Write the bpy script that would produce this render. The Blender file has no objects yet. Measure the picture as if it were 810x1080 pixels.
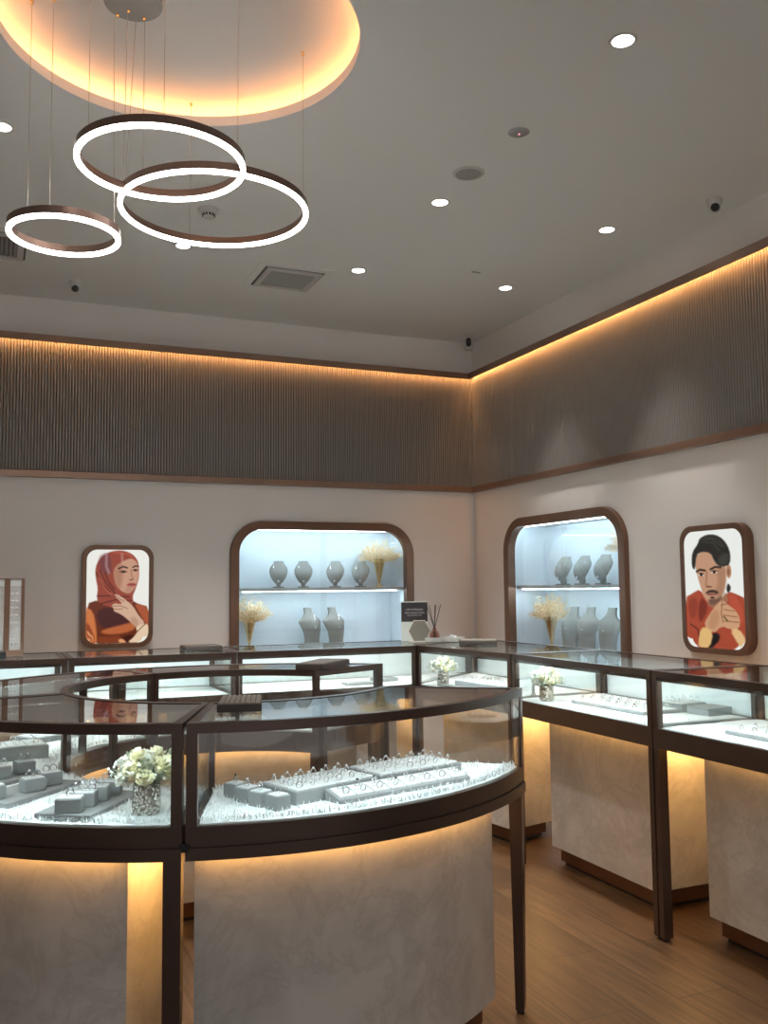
import bpy, bmesh, math, random
import numpy as np
from mathutils import Vector, Matrix
random.seed(7)
PI = math.pi
SC = bpy.context.scene
COL = SC.collection
def R(a): return math.radians(a)

# ------------------------------------------------------------------ materials
def new_mat(name):
    m = bpy.data.materials.new(name); m.use_nodes = True
    nt = m.node_tree
    for n in list(nt.nodes): nt.nodes.remove(n)
    out = nt.nodes.new('ShaderNodeOutputMaterial')
    return m, nt, out
def pbr(name, col, rough=.5, metal=0., bump=0., bscale=60., var=0., vscale=8., spec=.5, sheen=0., trans=0.):
    m, nt, out = new_mat(name)
    b = nt.nodes.new('ShaderNodeBsdfPrincipled')
    b.inputs['Base Color'].default_value = (*col, 1)
    b.inputs['Roughness'].default_value = rough
    b.inputs['Metallic'].default_value = metal
    b.inputs['Specular IOR Level'].default_value = spec
    if sheen: b.inputs['Sheen Weight'].default_value = sheen
    tc = nt.nodes.new('ShaderNodeTexCoord')
    if var:
        n = nt.nodes.new('ShaderNodeTexNoise'); n.inputs['Scale'].default_value = vscale
        n.inputs['Detail'].default_value = 5
        nt.links.new(tc.outputs['Object'], n.inputs['Vector'])
        r = nt.nodes.new('ShaderNodeValToRGB')
        r.color_ramp.elements[0].position = .3; r.color_ramp.elements[1].position = .7
        r.color_ramp.elements[0].color = (*[c*(1-var) for c in col], 1)
        r.color_ramp.elements[1].color = (*[min(1, c*(1+var)) for c in col], 1)
        nt.links.new(n.outputs['Fac'], r.inputs['Fac'])
        nt.links.new(r.outputs['Color'], b.inputs['Base Color'])
    if bump:
        n = nt.nodes.new('ShaderNodeTexNoise'); n.inputs['Scale'].default_value = bscale
        n.inputs['Detail'].default_value = 3
        nt.links.new(tc.outputs['Object'], n.inputs['Vector'])
        bp = nt.nodes.new('ShaderNodeBump'); bp.inputs['Strength'].default_value = bump
        bp.inputs['Distance'].default_value = .003
        nt.links.new(n.outputs['Fac'], bp.inputs['Height'])
        nt.links.new(bp.outputs['Normal'], b.inputs['Normal'])
    nt.links.new(b.outputs['BSDF'], out.inputs['Surface'])
    return m
def emit(name, col, strength):
    m, nt, out = new_mat(name)
    e = nt.nodes.new('ShaderNodeEmission')
    e.inputs['Color'].default_value = (*col, 1); e.inputs['Strength'].default_value = strength
    nt.links.new(e.outputs[0], out.inputs['Surface'])
    return m
def glass_mat(name, tint, ior=1.5):
    m, nt, out = new_mat(name)
    geo = nt.nodes.new('ShaderNodeNewGeometry')
    mx = nt.nodes.new('ShaderNodeMix'); mx.data_type = 'FLOAT'
    mx.inputs[2].default_value = ior; mx.inputs[3].default_value = 1/ior
    nt.links.new(geo.outputs['Backfacing'], mx.inputs[0])
    fr = nt.nodes.new('ShaderNodeFresnel')
    nt.links.new(mx.outputs[0], fr.inputs['IOR'])
    tr = nt.nodes.new('ShaderNodeBsdfTransparent'); tr.inputs['Color'].default_value = (*tint, 1)
    gl = nt.nodes.new('ShaderNodeBsdfGlossy'); gl.inputs['Roughness'].default_value = 0.0
    ms = nt.nodes.new('ShaderNodeMixShader')
    nt.links.new(fr.outputs[0], ms.inputs[0]); nt.links.new(tr.outputs[0], ms.inputs[1]); nt.links.new(gl.outputs[0], ms.inputs[2])
    nt.links.new(ms.outputs[0], out.inputs['Surface'])
    return m
def marble_mat(name, col, vein):
    m, nt, out = new_mat(name)
    b = nt.nodes.new('ShaderNodeBsdfPrincipled'); b.inputs['Roughness'].default_value = .38
    tc = nt.nodes.new('ShaderNodeTexCoord')
    n1 = nt.nodes.new('ShaderNodeTexNoise'); n1.inputs['Scale'].default_value = 2.2; n1.inputs['Detail'].default_value = 9
    n1.inputs['Roughness'].default_value = .62; n1.inputs['Distortion'].default_value = 1.1
    n2 = nt.nodes.new('ShaderNodeTexNoise'); n2.inputs['Scale'].default_value = 4.5; n2.inputs['Detail'].default_value = 10
    n2.inputs['Distortion'].default_value = .7; n2.inputs['Roughness'].default_value = .68
    for n in (n1, n2): nt.links.new(tc.outputs['Object'], n.inputs['Vector'])
    r1 = nt.nodes.new('ShaderNodeValToRGB')
    r1.color_ramp.elements[0].position = .36; r1.color_ramp.elements[1].position = .62
    r1.color_ramp.elements[0].color = (*[c*.80 for c in col], 1); r1.color_ramp.elements[1].color = (*[min(1, c*1.06) for c in col], 1)
    r2 = nt.nodes.new('ShaderNodeValToRGB')
    e = r2.color_ramp.elements; e[0].position = .46; e[0].color = (0, 0, 0, 1); e[1].position = .5; e[1].color = (.28, .28, .28, 1)
    x = e.new(.54); x.color = (0, 0, 0, 1)
    nt.links.new(n1.outputs['Fac'], r1.inputs['Fac']); nt.links.new(n2.outputs['Fac'], r2.inputs['Fac'])
    mx = nt.nodes.new('ShaderNodeMix'); mx.data_type = 'RGBA'
    nt.links.new(r2.outputs['Color'], mx.inputs[0]); nt.links.new(r1.outputs['Color'], mx.inputs[6]); mx.inputs[7].default_value = (*vein, 1)
    nt.links.new(mx.outputs[2], b.inputs['Base Color'])
    nt.links.new(b.outputs[0], out.inputs['Surface'])
    return m
def floor_mat():
    m, nt, out = new_mat('wood_plank_tile')
    b = nt.nodes.new('ShaderNodeBsdfPrincipled'); b.inputs['Roughness'].default_value = .42
    tc = nt.nodes.new('ShaderNodeTexCoord')
    mp = nt.nodes.new('ShaderNodeMapping'); mp.inputs['Rotation'].default_value = (0, 0, R(90)); mp.inputs['Location'].default_value = (.13, .09, 0)
    br = nt.nodes.new('ShaderNodeTexBrick')
    br.inputs['Color1'].default_value = (.125, .072, .035, 1); br.inputs['Color2'].default_value = (.080, .043, .020, 1)
    br.inputs['Mortar'].default_value = (.045, .025, .015, 1)
    br.inputs['Scale'].default_value = 1; br.inputs['Mortar Size'].default_value = .003; br.inputs['Mortar Smooth'].default_value = .1
    br.inputs['Bias'].default_value = 0; br.inputs['Brick Width'].default_value = 1.2; br.inputs['Row Height'].default_value = .2
    br.offset = .37
    nt.links.new(tc.outputs['Object'], mp.inputs['Vector']); nt.links.new(mp.outputs[0], br.inputs['Vector'])
    mp2 = nt.nodes.new('ShaderNodeMapping'); mp2.inputs['Scale'].default_value = (22, 1.4, 1)
    nt.links.new(tc.outputs['Object'], mp2.inputs['Vector'])
    n = nt.nodes.new('ShaderNodeTexNoise'); n.inputs['Scale'].default_value = 2.4; n.inputs['Detail'].default_value = 8; n.inputs['Distortion'].default_value = .8
    nt.links.new(mp2.outputs[0], n.inputs['Vector'])
    rr = nt.nodes.new('ShaderNodeValToRGB')
    rr.color_ramp.elements[0].position = .3; rr.color_ramp.elements[0].color = (.55, .52, .5, 1)
    rr.color_ramp.elements[1].position = .7; rr.color_ramp.elements[1].color = (1.25, 1.2, 1.15, 1)
    nt.links.new(n.outputs['Fac'], rr.inputs['Fac'])
    mx = nt.nodes.new('ShaderNodeMix'); mx.data_type = 'RGBA'; mx.blend_type = 'MULTIPLY'; mx.inputs[0].default_value = 1
    nt.links.new(br.outputs['Color'], mx.inputs[6]); nt.links.new(rr.outputs['Color'], mx.inputs[7])
    nt.links.new(mx.outputs[2], b.inputs['Base Color'])
    bp = nt.nodes.new('ShaderNodeBump'); bp.inputs['Strength'].default_value = .25; bp.inputs['Distance'].default_value = .002; bp.invert = True
    nt.links.new(br.outputs['Fac'], bp.inputs['Height']); nt.links.new(bp.outputs[0], b.inputs['Normal'])
    nt.links.new(b.outputs[0], out.inputs['Surface'])
    return m
def picture_mat(name, strength):
    m, nt, out = new_mat(name)
    a = nt.nodes.new('ShaderNodeAttribute'); a.attribute_name = 'picture'
    e = nt.nodes.new('ShaderNodeEmission'); e.inputs['Strength'].default_value = strength
    nt.links.new(a.outputs['Color'], e.inputs['Color'])
    b = nt.nodes.new('ShaderNodeBsdfGlossy'); b.inputs['Roughness'].default_value = .12
    fr = nt.nodes.new('ShaderNodeFresnel'); fr.inputs['IOR'].default_value = 1.4
    ms = nt.nodes.new('ShaderNodeMixShader')
    nt.links.new(fr.outputs[0], ms.inputs[0]); nt.links.new(e.outputs[0], ms.inputs[1]); nt.links.new(b.outputs[0], ms.inputs[2])
    nt.links.new(ms.outputs[0], out.inputs['Surface'])
    return m

M = {}
M['ceiling'] = pbr('ceiling_paint', (.84, .83, .81), .9, bump=.05, bscale=90)
M['wall'] = pbr('wall_paint', (.86, .81, .775), .85, bump=.05, bscale=80)
M['flute'] = pbr('fluted_taupe', (.30, .28, .258), .6)
M['trim'] = pbr('copper_bronze_trim', (.21, .115, .075), .36, .55, var=.12, vscale=3)
M['walltrim'] = pbr('copper_wall_trim', (.31, .195, .14), .34, .5, var=.1, vscale=3)
M['bronze'] = pbr('dark_bronze', (.085, .054, .042), .30, .55, var=.15, vscale=4)
M['band'] = pbr('dark_bronze_band', (.085, .054, .040), .34, .5, var=.18, vscale=2.5)
M['kick'] = pbr('bronze_kick', (.15, .070, .035), .35, .5, var=.12)
M['marble'] = marble_mat('cream_marble', (.60, .575, .535), (.33, .295, .25))
M['floor'] = floor_mat()
M['glass'] = glass_mat('clear_glass', (.985, .995, .99))
M['glasstop'] = glass_mat('top_glass', (.95, .975, .965), 1.75)
M['white'] = pbr('white_laminate', (.82, .86, .86), .5)
M['fur'] = pbr('white_faux_fur', (.86, .88, .88), .95)
M['furbase'] = pbr('white_plush', (.84, .87, .87), .95, bump=.8, bscale=160)
M['linen'] = pbr('grey_linen', (.31, .295, .27), .9, bump=.5, bscale=700)
M['velvet'] = pbr('grey_suede', (.27, .272, .27), .9, bump=.25, bscale=400)
M['pad'] = pbr('pale_suede_pad', (.68, .69, .69), .9)
M['silver'] = pbr('polished_silver', (.80, .80, .80), .16, 1.)
M['gem'] = pbr('clear_stone', (.9, .93, .97), .05, .2, spec=1.)
M['darkgem'] = pbr('dark_stone', (.03, .022, .02), .08, .0, spec=1.)
M['gold'] = pbr('brushed_gold', (.80, .58, .30), .22, 1.)
M['grass'] = pbr('dried_grass', (.92, .70, .42), .9)
M['petal'] = pbr('cream_petals', (.90, .84, .60), .8, var=.06, vscale=40)
M['petalw'] = pbr('white_petals', (.90, .88, .80), .8)
M['leaf'] = pbr('sage_leaves', (.36, .44, .30), .75, var=.25, vscale=40)
M['mosaic'] = None
M['black'] = pbr('black_plastic', (.012, .012, .013), .35)
M['grey'] = pbr('grey_metal', (.42, .42, .41), .35, .7)
M['whiteplastic'] = pbr('white_plastic', (.62, .60, .57), .5)
M['greygrille'] = pbr('grey_grille', (.38, .37, .35), .6)
M['taupe'] = pbr('taupe_leatherette', (.24, .215, .185), .7, bump=.2, bscale=500)
M['taupedark'] = pbr('dark_taupe_leatherette', (.075, .058, .05), .6)
M['cream'] = pbr('cream_edge', (.75, .71, .62), .5)
M['stone'] = pbr('marble_tray', (.55, .56, .53), .4, var=.2, vscale=20)
M['reed'] = pbr('dark_reed', (.035, .022, .02), .7)
M['pinkglass'] = glass_mat('rose_glass', (.88, .74, .70))
M['paper'] = pbr('printed_white_panel', (.62, .60, .58), .6, var=.12, vscale=30)
M['signink'] = pbr('dark_sign_print', (.028, .022, .026), .4, var=.3, vscale=30)
M['lettering'] = pbr('silver_print', (.55, .52, .52), .5)
M['nicheback'] = pbr('niche_back', (.80, .84, .88), .6)
M['shelf'] = pbr('grey_shelf', (.62, .63, .64), .45)
M['cable'] = pbr('steel_cable', (.55, .50, .45), .4, .8)
M['ringbody'] = pbr('rose_bronze_ring', (.20, .13, .105), .35, .7)
M['led_cool'] = emit('cool_led', (.76, .95, 1.0), 21)
M['led_case'] = emit('cool_case_led', (.74, .95, 1.0), 20)
M['led_niche'] = emit('niche_led', (.66, .88, 1.0), 17)
M['led_warm'] = emit('warm_led', (1.0, .50, .14), 5.4)
M['led_warm_end'] = emit('warm_end_led', (1.0, .52, .15), 32)
M['led_wall'] = emit('warm_wall_led', (1.0, .46, .15), 17)
M['led_cove'] = emit('warm_cove_led', (1.0, .40, .13), 9.5)
M['ring_light'] = emit('ring_diffuser', (1.0, .955, .90), 5)
M['downlight'] = emit('downlight_lens', (1.0, .95, .88), 6)
M['glass_frost'] = pbr('frosted_acrylic', (.70, .74, .72), .3)

def mosaic():
    m, nt, out = new_mat('silver_mosaic')
    b = nt.nodes.new('ShaderNodeBsdfPrincipled'); b.inputs['Metallic'].default_value = .85; b.inputs['Roughness'].default_value = .22
    tc = nt.nodes.new('ShaderNodeTexCoord'); v = nt.nodes.new('ShaderNodeTexVoronoi'); v.inputs['Scale'].default_value = 120
    nt.links.new(tc.outputs['Object'], v.inputs['Vector'])
    r = nt.nodes.new('ShaderNodeValToRGB'); r.color_ramp.elements[0].color = (.85, .82, .74, 1); r.color_ramp.elements[1].color = (.25, .22, .17, 1)
    r.color_ramp.elements[0].position = .3; r.color_ramp.elements[1].position = .75
    nt.links.new(v.outputs['Distance'], r.inputs['Fac']); nt.links.new(r.outputs['Color'], b.inputs['Base Color'])
    bp = nt.nodes.new('ShaderNodeBump'); bp.inputs['Strength'].default_value = .9; bp.inputs['Distance'].default_value = .004
    nt.links.new(v.outputs['Distance'], bp.inputs['Height']); nt.links.new(bp.outputs[0], b.inputs['Normal'])
    nt.links.new(b.outputs[0], out.inputs['Surface'])
    return m
M['mosaic'] = mosaic()

# ------------------------------------------------------------------ mesh helpers
class MB:
    def __init__(s): s.bm = bmesh.new()
    def poly(s, pts): return s.bm.faces.new([s.bm.verts.new(p) for p in pts])
    def prism(s, pts, z0, z1):
        """closed plan outline (x,y) extruded from z0 to z1; z0/z1 may be lists"""
        n = len(pts)
        a = z0 if hasattr(z0, '__len__') else [z0]*n; b = z1 if hasattr(z1, '__len__') else [z1]*n
        lo = [s.bm.verts.new((p[0], p[1], a[i])) for i, p in enumerate(pts)]
        hi = [s.bm.verts.new((p[0], p[1], b[i])) for i, p in enumerate(pts)]
        s.bm.faces.new(lo[::-1]); s.bm.faces.new(hi)
        for i in range(n):
            j = (i+1) % n; s.bm.faces.new((lo[i], lo[j], hi[j], hi[i]))
        return s
    def box(s, x0, x1, y0, y1, z0, z1): return s.prism([(x0, y0), (x1, y0), (x1, y1), (x0, y1)], z0, z1)
    def rings(s, rows, close=True, cap=True):
        vs = [[s.bm.verts.new(p) for p in r] for r in rows]
        n = len(rows[0])
        for a, b in zip(vs, vs[1:]):
            for i in range(n if close else n-1):
                j = (i+1) % n; s.bm.faces.new((a[i], a[j], b[j], b[i]))
        if cap and close:
            s.bm.faces.new(vs[0][::-1]); s.bm.faces.new(vs[-1])
        return s
    def lathe(s, prof, n=24, c=(0, 0, 0), cap=True):
        rows = [[(c[0]+r*math.cos(2*PI*i/n), c[1]+r*math.sin(2*PI*i/n), c[2]+z) for i in range(n)] for r, z in prof]
        return s.rings(rows, True, cap)
    def tube(s, path, r, n=6, taper=None):
        P = [Vector(p) for p in path]; rows = []
        for i, p in enumerate(P):
            d = (P[min(i+1, len(P)-1)]-P[max(i-1, 0)]).normalized()
            u = d.orthogonal().normalized() if i == 0 else (rows_u - d*rows_u.dot(d)).normalized()
            rows_u = u; w = d.cross(u)
            rr = r if taper is None else r*(1+(taper-1)*i/(len(P)-1))
            rows.append([p+(u*math.cos(2*PI*k/n)+w*math.sin(2*PI*k/n))*rr for k in range(n)])
        return s.rings(rows)
    def torus(s, c, Rr, r, n=24, k=8, prof=None, frame=None):
        """ring round +z (or given frame u,v,w)"""
        c = Vector(c); U, V, W = frame or (Vector((1, 0, 0)), Vector((0, 1, 0)), Vector((0, 0, 1)))
        prof = prof or [(r*math.cos(2*PI*j/k), r*math.sin(2*PI*j/k)) for j in range(k)]
        g = [[s.bm.verts.new(c+(U*math.cos(2*PI*i/n)+V*math.sin(2*PI*i/n))*(Rr+a)+W*b) for a, b in prof] for i in range(n)]
        m = len(prof)
        for i in range(n):
            for j in range(m):
                s.bm.faces.new((g[i][j], g[(i+1) % n][j], g[(i+1) % n][(j+1) % m], g[i][(j+1) % m]))
        return s
    def ball(s, c, r, u=10, v=7, sc=(1, 1, 1)):
        rows = []
        top = s.bm.verts.new((c[0], c[1], c[2]+r*sc[2])); bot = s.bm.verts.new((c[0], c[1], c[2]-r*sc[2]))
        for j in range(1, v):
            t = PI*j/v
            rows.append([s.bm.verts.new((c[0]+r*sc[0]*math.sin(t)*math.cos(2*PI*i/u), c[1]+r*sc[1]*math.sin(t)*math.sin(2*PI*i/u), c[2]+r*sc[2]*math.cos(t))) for i in range(u)])
        for a, b in zip(rows, rows[1:]):
            for i in range(u): s.bm.faces.new((a[i], a[(i+1) % u], b[(i+1) % u], b[i]))
        for i in range(u):
            s.bm.faces.new((top, rows[0][(i+1) % u], rows[0][i])); s.bm.faces.new((bot, rows[-1][i], rows[-1][(i+1) % u]))
        return s
    def mesh(s, name, mat, smooth=None, recalc=True):
        if recalc: bmesh.ops.recalc_face_normals(s.bm, faces=s.bm.faces)
        me = bpy.data.meshes.new(name); s.bm.to_mesh(me); s.bm.free()
        for m in (mat if isinstance(mat, (list, tuple)) else [mat]): me.materials.append(m)
        if smooth:
            for p in me.polygons: p.use_smooth = True
            me.set_sharp_from_angle(angle=R(smooth))
        return me
    def build(s, name, mat, parent=None, smooth=None, bevel=0, recalc=True, seg=2):
        return link(s.mesh(name, mat, smooth, recalc), name, parent, bevel, seg)
def link(me, name, parent=None, bevel=0, seg=2):
    o = bpy.data.objects.new(name, me); COL.objects.link(o)
    if parent: o.parent = parent
    if bevel:
        b = o.modifiers.new('bevel', 'BEVEL'); b.width = bevel; b.segments = seg; b.limit_method = 'ANGLE'; b.angle_limit = R(40)
    return o
def thing(name, label, cat, loc=(0, 0, 0), rz=0, group=None):
    o = bpy.data.objects.new(name, None); COL.objects.link(o); o.empty_display_size = .05
    o.location = loc; o.rotation_euler = (0, 0, rz); tag(o, label, cat, group); return o
def tag(o, label, cat, group=None, kind=None):
    o['label'] = label; o['category'] = cat
    if group: o['group'] = group
    if kind: o['kind'] = kind
    return o
def struct(o): o['kind'] = 'structure'; return o
def dup(root, loc, rz, label, group=None):
    r = root.copy(); COL.objects.link(r); r.location = loc; r.rotation_euler = (0, 0, rz); r['label'] = label
    if group: r['group'] = group
    for ch in root.children:
        c = ch.copy(); COL.objects.link(c); c.parent = r
        for g in ch.children:
            d = g.copy(); COL.objects.link(d); d.parent = c
    return r
ORD = ['first', 'second', 'third', 'fourth', 'fifth', 'sixth', 'seventh', 'eighth', 'ninth', 'tenth']
def circ(c, r, a0, a1, n): return [(c[0]+r*math.cos(R(a0+(a1-a0)*i/n)), c[1]+r*math.sin(R(a0+(a1-a0)*i/n))) for i in range(n+1)]
def rrect(x0, x1, z0, z1, r, n=8):
    pts = []
    for cx, cz, a in ((x1-r, z1-r, 0), (x0+r, z1-r, 90), (x0+r, z0+r, 180), (x1-r, z0+r, 270)):
        for i in range(n+1):
            t = R(a+90*i/n); pts.append((cx+r*math.cos(t), cz+r*math.sin(t)))
    return pts

# ------------------------------------------------------------------ room shell
YW, XW, ZC = 6.40, 3.50, 3.29
X0, Y0 = -3.2, -2.6
MB().poly([(X0, Y0, 0), (XW, Y0, 0), (XW, YW, 0), (X0, YW, 0)])
b = MB(); b.box(X0, XW+.1, Y0, YW+.1, -.1, 0); struct(b.build('floor', M['floor']))

def ray_rect(c, d, x0, x1, y0, y1):
    t = min(((x1-c[0])/d[0] if d[0] > 0 else (x0-c[0])/d[0]) if abs(d[0]) > 1e-9 else 1e9,
            ((y1-c[1])/d[1] if d[1] > 0 else (y0-c[1])/d[1]) if abs(d[1]) > 1e-9 else 1e9)
    return (c[0]+d[0]*t, c[1]+d[1]*t)
def holed(mb, rect, hole, f):
    """rectangle with a hole: f maps (u,v) to 3D"""
    x0, x1, y0, y1 = rect; es = []
    for loop in ([(x0, y0), (x1, y0), (x1, y1), (x0, y1)], hole):
        vs = [mb.bm.verts.new(f(*p)) for p in loop]
        es += [mb.bm.edges.new((vs[k], vs[(k+1) % len(vs)])) for k in range(len(vs))]
    bmesh.ops.triangle_fill(mb.bm, use_beauty=True, use_dissolve=False, edges=es)
CC, CR = (.58, 3.13), .626                       # round ceiling recess
hole = circ(CC, CR, 0, 360, 96)[:-1]
b = MB(); holed(b, (X0, XW+.1, Y0, YW+.1), hole, lambda x, y: (x, y, ZC))
bmesh.ops.remove_doubles(b.bm, verts=b.bm.verts, dist=1e-5)
struct(b.build('ceiling', M['ceiling'], recalc=False))
# lip, ledge, side and top of the recess
ZR = 3.391
b = MB()
n = 96
prof = [(CR, ZC), (CR, ZC+.042), (CR+.012, ZC+.042), (CR+.012, ZC+.010), (CR+.13, ZC+.010), (CR+.13, ZR), (.0005, ZR)]
b.lathe([(r, z) for r, z in prof], n, (CC[0], CC[1], 0), cap=False)
struct(b.build('ceiling_recess', M['ceiling'], smooth=30, recalc=False))
b = MB(); b.torus((CC[0], CC[1], ZC+.019), CR+.105, .006, 96, 6)
o = b.build('cove_light', M['led_cove'])
tag(o, 'warm amber light strip hidden on the ledge of the round ceiling recess', 'light strip')

TRZ = (2.093, 2.136, 2.982, 3.029)              # lower trim, upper trim
NB = (1.607, 2.893, .750, 1.776)                # back niche opening
NR = (4.560, 5.846, .750, 1.782)                # right niche opening (along y)
def niche_hole(u0, u1, z0, z1): return rrect(u0, u1, z0, z1, .175, 10)
b = MB(); holed(b, (X0, XW, 0, ZC), [(p[0], p[1]) for p in niche_hole(*NB)], lambda u, z: (u, YW, z))
b.poly([(X0, YW+.1, 0), (XW+.1, YW+.1, 0), (XW+.1, YW+.1, .9), (X0, YW+.1, .9)])
bmesh.ops.remove_doubles(b.bm, verts=b.bm.verts, dist=1e-5)
struct(b.build('wall_back', M['wall'], recalc=False))
b = MB(); holed(b, (Y0, YW, 0, ZC), [(p[0], p[1]) for p in niche_hole(*NR)], lambda u, z: (XW, u, z))
bmesh.ops.remove_doubles(b.bm, verts=b.bm.verts, dist=1e-5)
struct(b.build('wall_right', M['wall'], recalc=False))

b = MB(); b.box(X0-.1, X0, Y0, YW+.1, 0, ZC); struct(b.build('wall_left_light_block', M['wall']))  # unseen wall, added to cut the ambient light from the left
# fluted bands and their trims
def flutes(name, u0, u1, f):
    b = MB(); p = .0190; n = int((u1-u0)/p); lo = []; hi = []
    for i in range(n+1):
        for du, d in ((.0, .004), (.0022, .016), (.005, .020), (.0115, .020), (.0143, .016), (.0165, .004)):
            u = u0+i*p+du
            if u > u1: break
            lo.append(b.bm.verts.new(f(u, d, TRZ[1]-.004))); hi.append(b.bm.verts.new(f(u, d, 3.019)))
    for i in range(len(lo)-1): b.bm.faces.new((lo[i], lo[i+1], hi[i+1], hi[i]))
    return b.build(name, M['flute'], recalc=False)
struct(flutes('wall_back', -2.0, XW-.022, lambda u, d, z: (u, YW-d, z))).name = 'trim_1'
struct(flutes('wall_right', .6, YW-.022, lambda u, d, z: (XW-d, u, z))).name = 'trim_2'
def L_trim(name, d, z0, z1):
    b = MB(); b.prism([(X0, YW-d), (XW-d, YW-d), (XW-d, Y0+1), (XW, Y0+1), (XW, YW), (X0, YW)], z0, z1)
    struct(b.build(name, M['walltrim'], bevel=.003))
L_trim('trim_3', .040, TRZ[0], TRZ[1])
b = MB()
def Lbar(da, db, z0, z1): b.prism([(X0, YW-db), (XW-db, YW-db), (XW-db, Y0+1), (XW-da, Y0+1), (XW-da, YW-da), (X0, YW-da)], z0, z1)
Lbar(.063, .075, TRZ[2], TRZ[3]); Lbar(0, .0631, 3.018, TRZ[3]-.0005)
struct(b.build('trim_4', M['walltrim'], bevel=.002))
b = MB(); b.box(-2.0, XW-.04, YW-.050, YW-.036, 3.012, 3.0175)
tag(b.build('wall_light_strip', M['led_wall']), 'warm light strip under the upper copper trim of the back wall', 'light strip')
b = MB(); b.box(XW-.050, XW-.036, .6, YW-.06, 3.012, 3.0175)
tag(b.build('wall_light_strip', M['led_wall']), 'warm light strip under the upper copper trim of the right wall', 'light strip')

# ------------------------------------------------------------------ wall niches
def frame_loop(outer, inner, f, d0, d1):
    """frame between two loops (same length), from depth d0 (wall) to d1 (front)"""
    b = MB(); n = len(outer)
    V = [[b.bm.verts.new(f(*p, d)) for p in loop] for loop, d in ((outer, d0), (outer, d1), (inner, d1), (inner, d0))]
    for a, c in zip(V, V[1:]+V[:1]):
        for i in range(n):
            j = (i+1) % n; b.bm.faces.new((a[i], a[j], c[j], c[i]))
    return b
def niche(label, op, f, mirror=False):
    """f(u, z, depth out of the wall)"""
    u0, u1, z0, z1 = op
    root = thing('wall_display_niche', label, 'display niche')
    inner = rrect(u0, u1, z0, z1, .175, 10); outer = rrect(u0-.062, u1+.062, z0-.06, z1+.060, .235, 10)
    frame_loop(outer, inner, f, -.03, .035).build('niche_frame', M['trim'], root, smooth=35, bevel=.003)
    # cabinet body behind the wall: back, sides, top, bottom
    D = .31; e = .012; a0, a1, c0, c1 = u0-.012, u1+.012, z0-.004, z1+.012
    b = MB()
    def bx(ua, ub, za, zb, da, db):
        P = [f(u, z, d) for d in (da, db) for u, z in ((ua, za), (ub, za), (ub, zb), (ua, zb))]
        vs = [b.bm.verts.new(p) for p in P]
        for q in ((0, 1, 2, 3), (4, 5, 6, 7), (0, 1, 5, 4), (1, 2, 6, 5), (2, 3, 7, 6), (3, 0, 4, 7)): b.bm.faces.new([vs[i] for i in q])
    bx(a0-e, a1+e, c0-e, c1+e, -D-e, -D); bx(a0-e, a0, c0-e, c1+e, -D, -.004); bx(a1, a1+e, c0-e, c1+e, -D, -.004)
    bx(a0, a1, c1, c1+e, -D, -.004); bx(a0, a1, c0-e, c0, -D, -.004)
    b.build('cabinet_body', M['nicheback'], root)
    b = MB(); bx(a0+.001, a1-.001, c0, .926, -D+.001, -.040); b.build('plinth', M['nicheback'], root)
    b = MB(); bx(a0+.001, a1-.001, 1.336, 1.360, -D+.001, -.045); b.build('shelf', M['shelf'], root)
    b = MB(); bx(a0+.06, a1-.06, c1-.012, c1-.001, -.07, -.055); b.build('light_strip', M['led_niche'], root)
    b = MB(); bx(a0+.06, a1-.06, 1.3315, 1.3358, -.07, -.055); b.build('light_strip', M['led_niche'], root)
    um = (u0+u1)/2
    b = MB(); bx(u0+.002, um+.02, z0, c1-.013, -.020, -.015); b.build('sliding_glass_door', M['glass'], root)
    b = MB(); bx(um-.02, u1-.002, z0, c1-.013, -.034, -.029); b.build('sliding_glass_door', M['glass'], root)
    return root
fB = lambda u, z, d: (u, YW-d, z)
fR = lambda u, z, d: (XW-d, u, z)
niche('lit white niche in the back wall with copper frame and necklace busts', NB, fB)
niche('lit white niche in the right wall with copper frame and necklace busts', NR, fR)

# ------------------------------------------------------------------ necklace busts
def crescent(w, yf, th, z, curve, n=10):
    fr = []; bk = []
    for i in range(n+1):
        t = -1+2*i/n
        y = yf+curve*t*t
        fr.append((w*t, y, z+.0*t)); bk.append((w*t, y+th*(1-.75*t*t)+.004, z))
    return fr+bk[::-1]
def make_small_bust(label):
    root = thing('necklace_bust', label, 'necklace bust')
    b = MB()
    # (z, half width, front y, thickness, curve)
    rows = [(.028, .016, -.006, .026, .003), (.036, .026, -.020, .036, .008), (.050, .038, -.034, .046, .018), (.075, .054, -.040, .052, .028), (.105, .065, -.034, .056, .034), (.128, .068, -.020, .056, .034),
            (.145, .063, -.006, .056, .030), (.158, .056, .003, .056, .024), (.171, .046, .011, .056, .020), (.184, .037, .019, .056, .018), (.197, .033, .028, .054, .020)]
    b.rings([crescent(w, y, t, z, c) for z, w, y, t, c in rows])
    b.build('bust_form', M['linen'], root, smooth=50)
    b = MB(); b.prism([(-.013, -.002), (.013, -.002), (.016, .03), (-.016, .03)], .008, .045); b.build('stem', M['linen'], root, bevel=.002)
    b = MB(); b.box(-.040, .040, -.022, .042, 0, .010); b.build('base', M['linen'], root, bevel=.002)
    return root
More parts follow.
